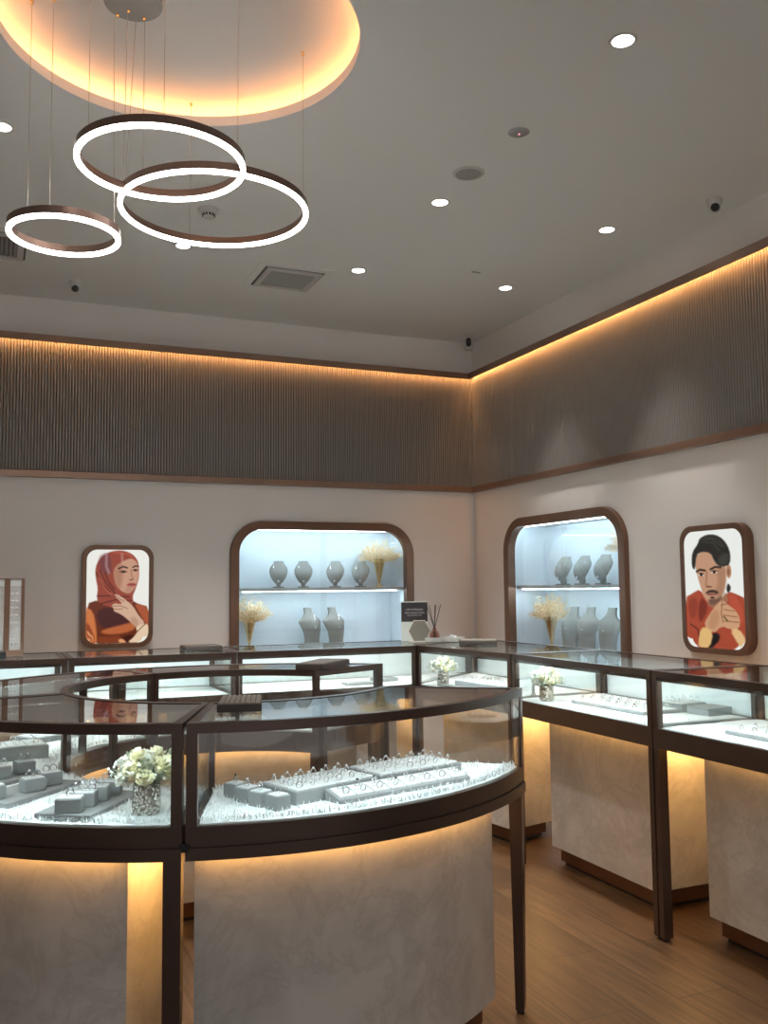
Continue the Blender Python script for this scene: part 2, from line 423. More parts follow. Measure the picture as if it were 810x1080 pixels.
def make_big_bust(label):
    root = thing('necklace_bust', label, 'necklace bust')
    b = MB()
    rows = [(.0, .060, -.040, .060, .022), (.06, .064, -.050, .054, .030), (.11, .074, -.056, .048, .040), (.150, .088, -.048, .042, .046), (.178, .099, -.036, .038, .046), (.186, .101, -.032, .038, .044),
            (.193, .093, -.028, .042, .038), (.204, .077, -.020, .048, .028), (.217, .059, -.010, .054, .020), (.231, .044, .000, .055, .016), (.248, .034, .008, .055, .015), (.285, .030, .020, .055, .017)]
    b.rings([crescent(w, y, t, z, c, 12) for z, w, y, t, c in rows])
    b.build('bust_form', M['linen'], root, smooth=50)
    return root
def necklace(label, loc, rz, big):
    root = thing('pendant_necklace', label, 'necklace', loc, rz, 'pendant necklaces')
    b = MB()
    if big: path = [(-.034, -.002, .275), (-.030, -.0035, .235), (-.020, -.019, .205), (-.006, -.042, .165), (0, -.049, .150), (.006, -.042, .165), (.020, -.019, .205), (.030, -.0035, .235), (.034, -.002, .275)]; pz = (0, -.054, .140)
    else: path = [(-.036, .028, .185), (-.036, .010, .160), (-.028, -.016, .120), (-.012, -.036, .080), (0, -.041, .062), (.012, -.036, .080), (.028, -.016, .120), (.036, .010, .160), (.036, .028, .185)]; pz = (0, -.043, .048)
    b.tube(path, .0007, 4); b.build('chain', M['silver'], root)
    b = MB(); b.ball(pz, .0085 if not big else .006, 10, 7, (1, .7, 1)); b.build('pendant', M['gem'], root, smooth=60)
    return root
sb = None
for i, x in enumerate((1.945, 2.137, 2.385, 2.590)):
    lab = 'small grey linen bust on back niche shelf, %s from the left' % ORD[i]
    loc = (x, 6.55, 1.36); rz = R(-18+6*(i % 2)-5*i)
    if sb is None:
        sb = make_small_bust(lab); sb.location = loc; sb.rotation_euler.z = rz; sb['group'] = 'small busts on the back niche shelf'
    else: dup(sb, loc, rz, lab, 'small busts on the back niche shelf')
    necklace('fine pendant necklace on the %s small bust of the back niche shelf' % ORD[i], loc, rz, False)
bb = None
for i, x in enumerate((2.195, 2.385)):
    lab = 'tall grey linen shoulder bust on back niche floor, %s one' % ('left', 'right')[i]
    loc = (x, 6.55, .926); rz = R(20)
    if bb is None:
        bb = make_big_bust(lab); bb.location = loc; bb.rotation_euler.z = rz; bb['group'] = 'tall busts on the back niche floor'
    else: dup(bb, loc, rz, lab, 'tall busts on the back niche floor')
    necklace('fine pendant necklace on the %s tall bust of the back niche' % ('left', 'right')[i], loc, rz, True)
for i, y in enumerate((5.44, 5.215, 4.985)):
    loc = (3.655, y, 1.36); rz = R(-90+14)
    dup(sb, loc, rz, 'small grey linen bust on right niche shelf, %s from the left' % ORD[i], 'small busts on the right niche shelf')
    necklace('fine pendant necklace on the %s small bust of the right niche shelf' % ORD[i], loc, rz, False)
for i, y in enumerate((5.345, 5.155, 4.925)):
    loc = (3.655, y, .926); rz = R(-90+12)
    dup(bb, loc, rz, 'tall grey linen bust on right niche floor, %s from the left' % ORD[i], 'tall busts on the right niche floor')
    necklace('fine pendant necklace on the %s tall bust of the right niche' % ORD[i], loc, rz, True)

# ------------------------------------------------------------------ gold vases with dried grass
def grass_vase(label, loc, seed, rz=0, spread=.13, ht=.19, bound=None):
    rnd = random.Random(seed)
    root = thing('dried_grass_vase', label, 'vase', loc, rz, 'gold vases of dried grass')
    b = MB(); b.lathe([(.036, 0), (.036, .004), (.026, .010), (.010, .018), (.0085, .026), (.014, .05), (.030, .13), (.049, .215), (.047, .215), (.028, .13), (.008, .05)], 28)
    b.build('vase', M['gold'], root, smooth=40)
    b = MB()
    for i in range(190):
        a = rnd.random()*2*PI; q = rnd.random()**.55; L = ht*(.55+.5*rnd.random())*(1.1-.25*q)
        tilt = q*1.15
        p0 = Vector((.035*math.cos(a)*q, .035*math.sin(a)*q, .18)); d = Vector((math.sin(tilt)*math.cos(a), math.sin(tilt)*math.sin(a), math.cos(tilt)))
        p1 = p0+d*L*.6; p2 = p0+d*L+Vector((0, 0, -.025*q))
        if bound:
            for p in (p1, p2):
                w = Matrix.Rotation(rz, 3, 'Z') @ p+Vector(loc)
                w.x = min(max(w.x, bound[0]), bound[1]); w.y = min(max(w.y, bound[2]), bound[3]); w.z = min(w.z, bound[4])
                q2 = Matrix.Rotation(-rz, 3, 'Z') @ (w-Vector(loc)); p.x, p.y, p.z = q2
        if (p1-p0).length < .01 or (p2-p1).length < .004: continue
        b.tube([p0, p1, p2], .0009, 3)
        # fluffy head: short fine hairs round the tip
        for k in range(15):
            t = .35+.6*rnd.random(); c = p1.lerp(p2, min(t, 1)); v = Vector((rnd.gauss(0, 1), rnd.gauss(0, 1), rnd.gauss(0, 1)+.5)).normalized()*(.012+.018*rnd.random())
            e = c+v
            if bound:
                w = Matrix.Rotation(rz, 3, 'Z') @ e+Vector(loc)
                w.x = min(max(w.x, bound[0]), bound[1]); w.y = min(max(w.y, bound[2]), bound[3]); w.z = min(w.z, bound[4])
                e = Matrix.Rotation(-rz, 3, 'Z') @ (w-Vector(loc))
            s_ = v.orthogonal().normalized()*.0011
            b.poly([c-s_, c+s_, e+s_*.4, e-s_*.4])
    o = b.build('grass_bunch', M['grass'], root, recalc=False); o['label'] = 'fluffy cream dried grass'
    return root
bB = (1.60, 2.90, 6.445, 6.70, 1.33); bB2 = (1.60, 2.90, 6.445, 6.70, 1.77)
grass_vase('gold trumpet vase of dried grass on back niche floor, lower left', (1.728, 6.55, .926), 3, 0, bound=bB)
grass_vase('gold trumpet vase of dried grass on back niche shelf, upper right', (2.745, 6.55, 1.36), 5, 1, bound=bB2)
grass_vase('gold trumpet vase of dried grass on right niche floor, lower left', (3.655, 5.585, .926), 8, 2, bound=(3.545, 3.80, 4.56, 5.84, 1.33))
grass_vase('gold vase of dried grass on right niche shelf, cropped by its frame', (3.655, 4.68, 1.36), 11, .4, bound=(3.545, 3.80, 4.56, 5.84, 1.77))

# ------------------------------------------------------------------ lit portraits
def srgb(c): return tuple(((x/255)/12.92 if x/255 < .04045 else ((x/255+.055)/1.055)**2.4) for x in c)
class Canvas:
    def __init__(s, nx, ny, x0, x1, y0, y1, bg):
        s.X, s.Y = np.meshgrid(np.linspace(x0, x1, nx), np.linspace(y0, y1, ny)); s.c = np.zeros((ny, nx, 3)); s.c[:] = bg
    def dist(s, P):
        d = np.full(s.X.shape, 1e9); ins = np.zeros(s.X.shape, bool); n = len(P)
        for i in range(n):
            (x1, y1), (x2, y2) = P[i], P[(i+1) % n]
            dx, dy = x2-x1, y2-y1; L = dx*dx+dy*dy+1e-9
            t = np.clip(((s.X-x1)*dx+(s.Y-y1)*dy)/L, 0, 1)
            d = np.minimum(d, np.hypot(s.X-x1-t*dx, s.Y-y1-t*dy))
            if abs(dy) > 1e-9:
                c = ((y1 > s.Y) != (y2 > s.Y)) & (s.X < dx*(s.Y-y1)/dy+x1); ins ^= c
        return np.where(ins, d, -d)
    def put(s, a, col): a = a[..., None]; s.c = s.c*(1-a)+np.array(col)*a
    def smooth(s, P, k=2):
        for _ in range(k):
            Q = []
            for i in range(len(P)):
                a, b = P[i], P[(i+1) % len(P)]
                Q += [(a[0]*.75+b[0]*.25, a[1]*.75+b[1]*.25), (a[0]*.25+b[0]*.75, a[1]*.25+b[1]*.75)]
            P = Q
        return P
    def poly(s, P, col, soft=5, al=1., k=1): s.put(al*np.clip(.5+s.dist(s.smooth(P, k))/(2*soft), 0, 1), col)
    def ell(s, cx, cy, rx, ry, col, al=1., soft=.25, rot=0):
        c, q = math.cos(R(rot)), math.sin(R(rot)); u = ((s.X-cx)*c+(s.Y-cy)*q)/rx; v = (-(s.X-cx)*q+(s.Y-cy)*c)/ry
        s.put(al*np.clip((1-np.hypot(u, v))/soft+.5, 0, 1), col)
    def line(s, P, w, col, al=1.):
        d = np.full(s.X.shape, 1e9)
        for (x1, y1), (x2, y2) in zip(P, P[1:]):
            dx, dy = x2-x1, y2-y1; L = dx*dx+dy*dy+1e-9; t = np.clip(((s.X-x1)*dx+(s.Y-y1)*dy)/L, 0, 1)
            d = np.minimum(d, np.hypot(s.X-x1-t*dx, s.Y-y1-t*dy))
        s.put(al*np.clip(1-(d-w*.3)/(w*.7+1e-9), 0, 1), col)
def woman():
    c = Canvas(130, 192, 150, 635, 140, 866, (240, 240, 232))
    c.poly([(150, 560), (240, 530), (330, 560), (500, 535), (560, 570), (640, 590), (640, 880), (140, 880)], (104, 46, 26))
    c.poly([(140, 580), (205, 615), (230, 740), (240, 880), (140, 880)], (205, 118, 66), 8)
    c.poly([(150, 690), (190, 740), (225, 860), (200, 866), (150, 800)], (150, 70, 40), 6)
    c.poly([(150, 760), (180, 780), (215, 850), (200, 855)], (228, 160, 110), 5)
    c.poly([(225, 620), (330, 580), (440, 640), (500, 720), (430, 730), (300, 755), (250, 720)], (72, 34, 32), 12)
    c.poly([(255, 775), (330, 748), (430, 725), (515, 705), (540, 760), (440, 795), (310, 800)], (186, 100, 56), 9)
    c.poly([(240, 810), (340, 815), (420, 800), (400, 866), (240, 866)], (130, 60, 34), 8)
    c.poly([(410, 830), (500, 800), (530, 830), (470, 866), (420, 866)], (66, 28, 20), 8)
    c.poly([(400, 840), (430, 830), (470, 866), (405, 866)], (226, 160, 112), 6)
    c.poly([(515, 555), (640, 592), (640, 740), (610, 720), (565, 640)], (170, 84, 50), 6)
    hij = [(215, 310), (225, 250), (260, 198), (310, 162), (380, 146), (440, 148), (500, 172), (540, 215), (554, 260), (556, 300), (556, 360), (540, 420), (522, 470), (508, 500), (515, 570), (420, 605), (300, 580), (236, 545), (232, 500), (238, 440), (224, 380)]
    c.poly(hij, (150, 70, 54), 5)
    c.poly([(240, 200), (300, 165), (330, 200), (345, 290), (330, 330), (290, 330), (250, 300)], (112, 62, 66), 14, .8)
    c.line([(300, 175), (300, 270), (320, 320)], 16, (190, 160, 165), .55); c.line([(420, 170), (425, 240)], 14, (205, 165, 155), .5)
    for P in ([(225, 320), (260, 400), (330, 470)], [(250, 300), (300, 400), (370, 480)], [(235, 500), (330, 500), (480, 510)], [(260, 560), (380, 530), (500, 540)], [(290, 320), (320, 390), (365, 450)]):
        c.line(P, 9, (92, 38, 30), .8)
    c.line([(240, 360), (290, 440), (350, 500)], 10, (190, 105, 82), .6); c.line([(360, 160), (470, 175), (535, 235)], 12, (190, 92, 72), .6)
    c.poly([(358, 310), (372, 270), (440, 222), (500, 205), (540, 240), (553, 290), (554, 340), (546, 390), (530, 430), (505, 465), (480, 484), (440, 476), (402, 450), (376, 410), (362, 360)], (200, 152, 126), 5)
    c.poly([(358, 310), (372, 270), (420, 240), (430, 330), (420, 420), (402, 450), (376, 410), (362, 360)], (166, 112, 88), 16, .7)
    c.poly([(470, 400), (530, 400), (505, 465), (480, 484), (440, 476)], (180, 128, 104), 12, .6)
    c.line([(396, 288), (430, 272), (462, 282)], 9, (62, 40, 36)); c.line([(508, 278), (530, 266), (548, 272)], 8, (62, 40, 36))
    c.ell(432, 312, 30, 10, (96, 62, 52), .8, .5); c.ell(434, 313, 12, 8, (32, 22, 22)); c.ell(527, 300, 22, 9, (96, 62, 52), .8, .5); c.ell(528, 301, 10, 7, (32, 22, 22))
    c.line([(492, 300), (500, 350), (512, 368), (492, 378)], 7, (158, 108, 86), .8); c.ell(494, 376, 18, 5, (110, 66, 54), .7, .5)
    c.ell(500, 414, 36, 15, (176, 92, 84), 1, .4); c.line([(466, 414), (500, 412), (534, 410)], 4, (112, 50, 48))
    c.poly([(340, 576), (372, 556), (405, 566), (430, 560), (362, 498), (374, 486), (412, 500), (470, 545), (512, 580), (560, 660), (612, 716), (560, 765), (535, 745), (470, 685), (420, 645), (358, 618), (364, 600)], (212, 172, 146), 4)
    for P in ([(345, 580), (420, 580), (470, 600)], [(362, 604), (430, 604)], [(375, 500), (440, 545)]): c.line(P, 5, (142, 98, 78), .8)
    c.poly([(520, 660), (560, 700), (545, 760), (480, 690)], (182, 140, 116), 12, .7)
    c.poly([(535, 745), (612, 714), (640, 740), (640, 820), (560, 866), (468, 866), (520, 825), (548, 785)], (232, 204, 172), 5)
    c.line([(540, 790), (590, 740), (615, 722)], 5, (90, 50, 40))
    return c
def man():
    c = Canvas(120, 220, 180, 590, 120, 968, (240, 243, 238))
    c.poly([(170, 610), (240, 570), (285, 545), (330, 620), (360, 665), (440, 640), (480, 560), (540, 582), (600, 615), (600, 980), (170, 980)], (168, 74, 52))
    c.poly([(195, 640), (240, 600), (270, 640), (250, 760), (205, 760)], (146, 62, 44), 10); c.poly([(290, 600), (330, 640), (335, 700), (280, 800), (265, 720)], (122, 48, 36), 8)
    c.poly([(480, 570), (540, 600), (580, 700), (570, 800), (500, 700)], (184, 84, 62), 10); c.line([(205, 800), (260, 840), (268, 900)], 6, (72, 30, 24))
    c.poly([(485, 500), (505, 540), (480, 580), (470, 540)], (42, 38, 36))
    c.poly([(330, 620), (440, 610), (470, 560), (480, 640), (440, 680), (350, 680)], (160, 112, 86), 6)
    c.poly([(256, 310), (310, 268), (365, 262), (390, 330), (420, 378), (468, 376), (474, 430), (466, 520), (442, 600), (402, 652), (360, 664), (322, 622), (294, 540), (274, 460), (260, 400)], (196, 150, 120), 5)
    c.poly([(400, 400), (470, 380), (474, 430), (466, 520), (442, 600), (402, 652), (395, 560), (420, 480)], (166, 122, 94), 14, .8)
    c.ell(491, 420, 18, 48, (184, 136, 104), 1, .25); c.ell(490, 425, 8, 26, (120, 80, 60), .7, .5)
    c.poly([(232, 345), (240, 270), (284, 212), (296, 172), (350, 148), (412, 154), (462, 190), (492, 240), (508, 300), (502, 368), (470, 386), (424, 382), (394, 342), (372, 282), (312, 270), (268, 292), (256, 400), (238, 392)], (44, 42, 38), 5)
    c.poly([(420, 340), (440, 300), (490, 285), (502, 330), (470, 375), (430, 372)], (80, 80, 72), 9, .5)
    for P in ([(300, 180), (380, 180), (450, 240)], [(310, 200), (390, 210), (440, 280)], [(340, 165), (430, 190), (470, 250)]): c.line(P, 6, (96, 90, 78), .5)
    c.line([(268, 416), (292, 402), (326, 410)], 11, (52, 38, 32)); c.line([(368, 402), (400, 386), (436, 390)], 11, (52, 38, 32))
    c.ell(298, 440, 24, 9, (225, 205, 190), 1, .4); c.ell(299, 440, 10, 10, (30, 22, 20)); c.ell(392, 424, 24, 9, (225, 205, 190), 1, .4); c.ell(392, 424, 10, 10, (30, 22, 20))
    c.line([(282, 432), (300, 428), (318, 436)], 5, (52, 36, 30)); c.line([(372, 417), (392, 411), (414, 418)], 5, (52, 36, 30))
    c.line([(340, 420), (334, 490), (328, 515), (350, 526)], 7, (150, 104, 80), .8); c.ell(352, 528, 24, 7, (120, 78, 60), .8, .5)
    c.poly([(322, 582), (340, 556), (372, 548), (408, 556), (418, 580), (370, 568)], (66, 48, 40), 5); c.ell(370, 584, 34, 10, (170, 110, 96), 1, .4); c.line([(338, 583), (404, 580)], 4, (96, 52, 46))
    c.poly([(335, 628), (370, 612), (405, 618), (440, 590), (420, 640), (362, 668)], (92, 66, 54), 9, .8); c.ell(372, 606, 16, 8, (66, 48, 40), .9, .5)
    c.poly([(330, 880), (400, 850), (420, 900), (350, 975), (330, 975)], (34, 28, 28), 6)
    c.poly([(300, 810), (350, 720), (400, 655), (440, 622), (482, 658), (534, 700), (556, 760), (545, 825), (480, 828), (430, 806), (370, 866)], (206, 158, 122), 4)
    c.poly([(300, 812), (372, 850), (340, 975), (258, 975), (268, 870)], (226, 186, 120), 6); c.poly([(480, 826), (545, 818), (592, 900), (570, 968), (540, 940)], (226, 186, 132), 6)
    for P in ([(440, 640), (430, 720), (440, 780)], [(450, 690), (520, 700)], [(445, 730), (535, 740)], [(450, 772), (545, 776)], [(430, 660), (470, 650)]): c.line(P, 5, (128, 88, 64), .85)
    c.poly([(350, 730), (405, 680), (420, 760), (380, 840), (330, 820)], (176, 128, 94), 14, .6); c.line([(446, 740), (470, 768)], 8, (96, 84, 50))
    return c
def portrait(label, cv, u0, u1, z0, z1, f, depth, rad_o=.085, th=.030, mat=None):
    root = thing('lightbox_portrait', label, 'lit portrait')
    ui0, ui1, zi0, zi1 = u0+th, u1-th, z0+th, z1-th
    ri = rad_o-th*.6
    frame_loop(rrect(u0, u1, z0, z1, rad_o, 10), rrect(ui0, ui1, zi0, zi1, ri, 10), f, 0, depth).build('portrait_frame', M['trim'], root, smooth=35, bevel=.002)
    # picture: dense grid clipped to the rounded opening
    ny, nx, _ = cv.c.shape
    b = MB(); lay = b.bm.loops.layers.float_color.new('picture'); vs = {}
    def sq(u, z):
        # pull grid corners onto the rounded outline
        cx = min(max(u, ui0+ri), ui1-ri); cz = min(max(z, zi0+ri), zi1-ri); du, dz = u-cx, z-cz; L = math.hypot(du, dz)
        m = max(abs(du), abs(dz))
        if du and dz and L > 1e-9: k = m/L; du *= k; dz *= k
        return cx+du, cz+dz
    cols = [[srgb([min(255, max(0, v)) for v in cv.c[j, i]]) for i in range(nx)] for j in range(ny)]
    for j in range(ny):
        for i in range(nx):
            u = ui0+(ui1-ui0)*i/(nx-1); z = zi1-(zi1-zi0)*j/(ny-1); vs[i, j] = b.bm.verts.new(f(*sq(u, z), depth-.006))
    for j in range(ny-1):
        for i in range(nx-1):
            q = ((i, j), (i, j+1), (i+1, j+1), (i+1, j)); fc = b.bm.faces.new([vs[k] for k in q])
            for lp, k in zip(fc.loops, q): lp[lay] = (*cols[k[1]][k[0]], 1)
    b.build('portrait_picture', mat, root, recalc=False)
    # back box closing the frame
    frame_loop(rrect(ui0-.004, ui1+.004, zi0-.004, zi1+.004, ri, 10), rrect(ui0+.1, ui1-.1, zi0+.1, zi1-.1, ri, 10), f, .002, .012).build('back_plate', M['trim'], root)
    return root
M['picture'] = picture_mat('backlit_print', .35)
portrait('backlit portrait of a person in rust headscarf and satin blouse, back wall', woman(), .553, 1.014, .977, 1.653, fB, .050, mat=M['picture'])
# right wall: picture runs left to right as y falls
fRp = lambda u, z, d: (XW-d, -u, z)
portrait('backlit portrait of a person in orange shirt with folded hands, right wall', man(), -4.000, -3.516, .995, 1.665, fRp, .050, mat=M['picture'])

# ------------------------------------------------------------------ display cases
class Outline:
    """plan of a case: outer (customer side) and inner (staff side) curve, A end to B end"""
    def __init__(s, O, I):
        s.O = [Vector(p) for p in O]; s.I = [Vector(p) for p in I]
        s.cum = [0]
        for a, b in zip(s.O, s.O[1:]): s.cum.append(s.cum[-1]+(b-a).length)
        s.L = s.cum[-1]
    def st(s, d):
        d = min(max(d, 0), s.L)
        for i in range(len(s.O)-1):
            if d <= s.cum[i+1]+1e-9:
                t = (d-s.cum[i])/(s.cum[i+1]-s.cum[i]); return s.O[i].lerp(s.O[i+1], t), s.I[i].lerp(s.I[i+1], t)
    def at(s, d, e, rear=False):
        o, i = s.st(d); D = (i-o).length
        return o.lerp(i, (D-e)/D if rear else e/D)
    def samples(s, d0, d1): return [d0]+[c for c in s.cum if d0+1e-4 < c < d1-1e-4]+[d1]
    def area(s, d0, d1, e0, e1, r0=False, r1=False):
        q = s.samples(d0, d1)
        return [tuple(s.at(d, e0, r0)) for d in q]+[tuple(s.at(d, e1, r1)) for d in reversed(q)]
    def strip(s, mb, d0, d1, e0, e1, z0, z1, r0=False, r1=False):
        q = s.samples(d0, d1)
        rows = []
        for d in q:
            a, b = s.at(d, e0, r0), s.at(d, e1, r1)
            rows.append([(a.x, a.y, z0), (b.x, b.y, z0), (b.x, b.y, z1), (a.x, a.y, z1)])
        mb.rings(rows)
def case(name, label, ol, zp, zb, ped=None, groove=False, inner_glass=False, end_glass=(True, True), mats=None, legs=((0, 0), (0, 1), (1, 0), (1, 1)), w=.027, group=None, led=True, taper=1., lock=False, pole=True):
    root = thing(name, label, 'display case', group=group)
    L = ol.L; ZT = 1.02
    f = MB()
    ol.strip(f, 0, L, 0, w, ZT-.026, ZT); ol.strip(f, 0, L, w, 0, ZT-.026, ZT, True, True)
    ol.strip(f, 0, w, w, w, ZT-.026, ZT-.0005, False, True); ol.strip(f, L-w, L, w, w, ZT-.026, ZT-.0005, False, True)
    f.build('top_frame', M['bronze'], root, smooth=30)
    g = MB(); ol.strip(g, w, L-w, w, w, ZT-.010, ZT-.002, False, True); g.build('glass_top', M['glasstop'], root, smooth=30)
    for d0 in (0, L-w):
        for rear in (0, 1):
            p = MB()
            if rear: ol.strip(p, d0, d0+w, w, 0, zp, ZT-.026, True, True)
            else: ol.strip(p, d0, d0+w, 0, w, zp, ZT-.026)
            p.build('corner_post', M['bronze'], root)
    g = MB(); ol.strip(g, w, L-w, .004, .010, zp+.002, ZT-.026); g.build('front_glass', M['glass'], root, smooth=30)
    for k, d0 in enumerate((.006, L-.012)):
        if end_glass[k]:
            g = MB(); ol.strip(g, d0, d0+.006, w, w, zp+.002, ZT-.026, False, True); g.build('side_glass', M['glass'], root)
    if inner_glass:
        hw = L/2
        g = MB(); ol.strip(g, w, hw+.01, .012, .006, zp+.002, ZT-.026, True, True); g.build('rear_glass_door', M['glass'], root, smooth=30)
        g = MB(); ol.strip(g, hw-.01, L-w, .020, .014, zp+.002, ZT-.026, True, True); g.build('rear_glass_door', M['glass'], root, smooth=30)
        p = MB(); ol.strip(p, hw-.012, hw+.012, .026, .002, zp, ZT-.026, True, True); p.build('rear_post', M['bronze'], root)
    else:
        hw = L/2
        for a, c, e in ((w, hw+.01, .004), (hw-.01, L-w, .013)):
            g = MB(); ol.strip(g, a, c, e+.007, e, zp+.002, ZT-.026, True, True); g.build('rear_sliding_door', M['white'], root)
    # base band
    bnd = MB()
    if groove:
        zg = zb+.030
        ol.strip(bnd, 0, L, 0, .03, zg+.006, zp); ol.strip(bnd, 0, L, .006, .03, zg-.001, zg+.007); ol.strip(bnd, 0, L, -.005, .03, zb, zg)
    else: ol.strip(bnd, 0, L, 0, .03, zb, zp)
    ol.strip(bnd, 0, L, .03, 0, zb, zp, True, True)
    ol.strip(bnd, 0, .03, .03, .03, zb, zp, False, True); ol.strip(bnd, L-.03, L, .03, .03, zb, zp, False, True)
    bnd.build('base_band', M['band'], root, smooth=30)
    d = MB(); ol.strip(d, .03, L-.03, .03, .03, zp-.012, zp-.002, False, True); d.build('case_floor', M['white'], root)
    u = MB(); ol.strip(u, .03, L-.03, .03, .03, zb+.004, zb+.012, False, True); u.build('underside', M['band'], root)
    if led:
        s_ = MB()
        if groove: ol.strip(s_, w+.01, L-w-.01, .0115, .026, ZT-.0263, ZT-.0258); s_.build('light_strip', M['led_cool'], root)
        else:
            rows = []
            for d in ol.samples(w+.01, L-w-.01):
                a_, c_ = ol.at(d, .0125), ol.at(d, .0255); rows.append([(a_.x, a_.y, ZT-.0262), (c_.x, c_.y, ZT-.0262), (a_.x, a_.y, ZT-.039)])
            s_.rings(rows); s_.build('light_strip', M['led_case'], root)
            s_ = MB(); ol.strip(s_, w, L-w, .0105, .0122, ZT-.040, ZT-.0255); s_.build('light_profile', M['bronze'], root)
    if lock:
        k = MB(); q = ol.at(L*.35, -.001, True); k.lathe([(.008, 0), (.008, .012)], 12, (q.x, q.y, zb+.05)); k.build('lock', M['silver'], root)
    if ped:
        d0, d1, e0, e1 = ped
        b_ = MB(); b_.prism(ol.area(d0, d1, e0, e1), .085, zb+.003); b_.build('pedestal', M['marble'], root, smooth=30)
        k = MB(); k.prism(ol.area(d0+.03, d1-.03, e0+.03, e1-.03), .018, .085); k.build('kickboard', M['kick'], root, smooth=30)
        k = MB(); k.prism(ol.area(d0+.045, d1-.045, e0+.045, e1-.045), 0, .018); k.build('shadow_gap_foot', M['black'], root, smooth=30)  # black recessed foot; its colour stands for the shadow gap under the kickboard
        s_ = MB(); ol.strip(s_, d0+.01, d1-.01, e0-.034, e0-.022, zb-.004, zb+.0035); s_.build('light_strip', M['led_warm'], root)
        s_ = MB(); ol.strip(s_, d0+.01, d1-.01, e1+.022, e1+.034, zb-.004, zb+.0035); s_.build('light_strip', M['led_warm'], root)
        for da, db in ((d0-.085, d0-.065), (d1+.065, d1+.085)):
            if da > .03 and db < L-.03:
                s_ = MB(); ol.strip(s_, da, db, e0+.01, e1-.01, zb-.004, zb+.0035); s_.build('light_strip', M['led_warm_end'], root)
    for e, rear in legs:
        p = MB(); lw = .027 if not groove else .045
        d0, d1 = (0.001, lw) if e == 0 else (L-lw, L-.001)
        A = [ol.at(d0, .0 if not rear else .001, rear), ol.at(d1, .0 if not rear else .001, rear), ol.at(d1, .042, rear), ol.at(d0, .042, rear)]
        c = sum((v for v in A), Vector((0, 0)))/4
        t = taper
        rows = [[(c.x+(v.x-c.x)*t, c.y+(v.y-c.y)*t, .012) for v in A], [(v.x, v.y, zb) for v in A]]
        p.rings(rows); lg = p.build('leg', M['bronze'], root)
        k = MB(); k.lathe([(.012, 0), (.012, .006), (.008, .013)], 10, (c.x, c.y, 0)); k.build('levelling_foot', M['black'], lg)
    return root

ZPI, ZBI = .768, .687      # island: pane bottom, band bottom
ZPR, ZBR = .800, .724      # wall runs
CF, CI, CB = (.79, 3.41), (.80, 3.27), (.80, 2.97)
def pair(a0, a1, b0, b1, n): return circ(CF, 1.12, a0, a1, n), circ(CI, .55, b0, b1, n)
g_ = .25
oFR = Outline(*pair(252.5+g_, 317.8, 249.5+g_, 321.3, 28))
oFL = Outline(*pair(252.5-g_, 196+g_, 249.5-g_, 185.6+g_, 24))
def resample(P, n):
    V = [Vector(p) for p in P]; cum = [0]
    for a, b in zip(V, V[1:]): cum.append(cum[-1]+(b-a).length)
    out = []
    for i in range(n+1):
        d = cum[-1]*i/n
        for k in range(len(V)-1):
            if d <= cum[k+1]+1e-9: out.append(tuple(V[k].lerp(V[k+1], (d-cum[k])/(cum[k+1]-cum[k])))); break
    return out
def crom(P, n=10):
    V = [Vector(p) for p in P]; V = [V[0]*2-V[1]]+V+[V[-1]*2-V[-2]]; out = []
    for i in range(1, len(V)-2):
        for k in range(n):
            t = k/n; a, b, c, d = V[i-1:i+3]
            out.append(tuple(.5*((2*b)+(c-a)*t+(2*a-5*b+4*c-d)*t*t+(3*b-a-3*c+d)*t**3)))
    return out+[tuple(V[-2])]
a0 = math.degrees(math.atan2(4.08-2.97, .505-.80)); a1 = math.degrees(math.atan2(3.79-2.97, 1.60-.80))
oRR = Outline(circ(CB, 1.15, a0, a1, 24), circ(CI, .55, 109.5, 38.8, 24))
oRL = Outline(resample(crom([(-.287, 3.112), (-.262, 3.32), (-.14, 3.60), (.044, 3.82), (.26, 3.98), (.497, 4.083)]), 24), circ(CI, .55, 185, 110.2, 24))
def arcs(ol, deg0, C, r): return 0
sFR0 = 1.12*R(253.4-252.75); sFR1 = 1.12*R(310.7-252.75)
frc = case('curved_display_case', 'large curved glass jewellery case nearest the camera, front right of island', oFR, ZPI, ZBI, (sFR0, sFR1, .07, .36), True, True, legs=((1, 0), (1, 1)), taper=.64)
br = MB(); q0 = oFR.at(0, -.004); q1 = oFR.at(.012, -.006); u_ = (q1-q0).normalized(); v_ = Vector((-u_.y, u_.x))
br.prism([tuple(q0-u_*.016-v_*.002), tuple(q0+u_*.010-v_*.002), tuple(q0+u_*.010+v_*.03), tuple(q0-u_*.016+v_*.03)], ZBI+.022, ZBI+.042)
br.build('joint_bracket', M['black'], frc)
sFL0 = 1.12*R(252.25-244.2)
case('curved_display_case', 'curved glass jewellery case at front left of island holding cream flowers', oFL, ZPI, ZBI, (sFL0, oFL.L-.12, .07, .43), True, True, legs=((0, 0), (0, 1), (1, 0), (1, 1)), taper=.95)
case('curved_display_case', 'curved glass case at rear right of island with bronze box on top', oRR, ZPI, ZBI, (.10, oRR.L-.10, .04, .24), True, True, lock=True)
case('curved_display_case', 'curved glass case at rear left of island, behind the flower case', oRL, ZPI, ZBI, (.15, oRL.L-.06, .05, .30), True, True, lock=True)
def run(O, I): return Outline(resample(O, 2), resample(I, 2))
xf, xr = 2.385, 2.945; yf, yr = 4.850, 5.405
case('glass_display_case', 'straight glass display case of right run nearest the camera, cropped by frame', run([(xf, 2.952), (xf, 1.885)], [(xr, 2.952), (xr, 1.885)]), ZPR, ZBR, (.069, .74, .185, .545))
case('glass_display_case', 'straight glass display case in middle of right run with flower vase inside', run([(xf, 4.006), (xf, 2.958)], [(xr, 4.006), (xr, 2.958)]), ZPR, ZBR, (.040, .815, .185, .545))
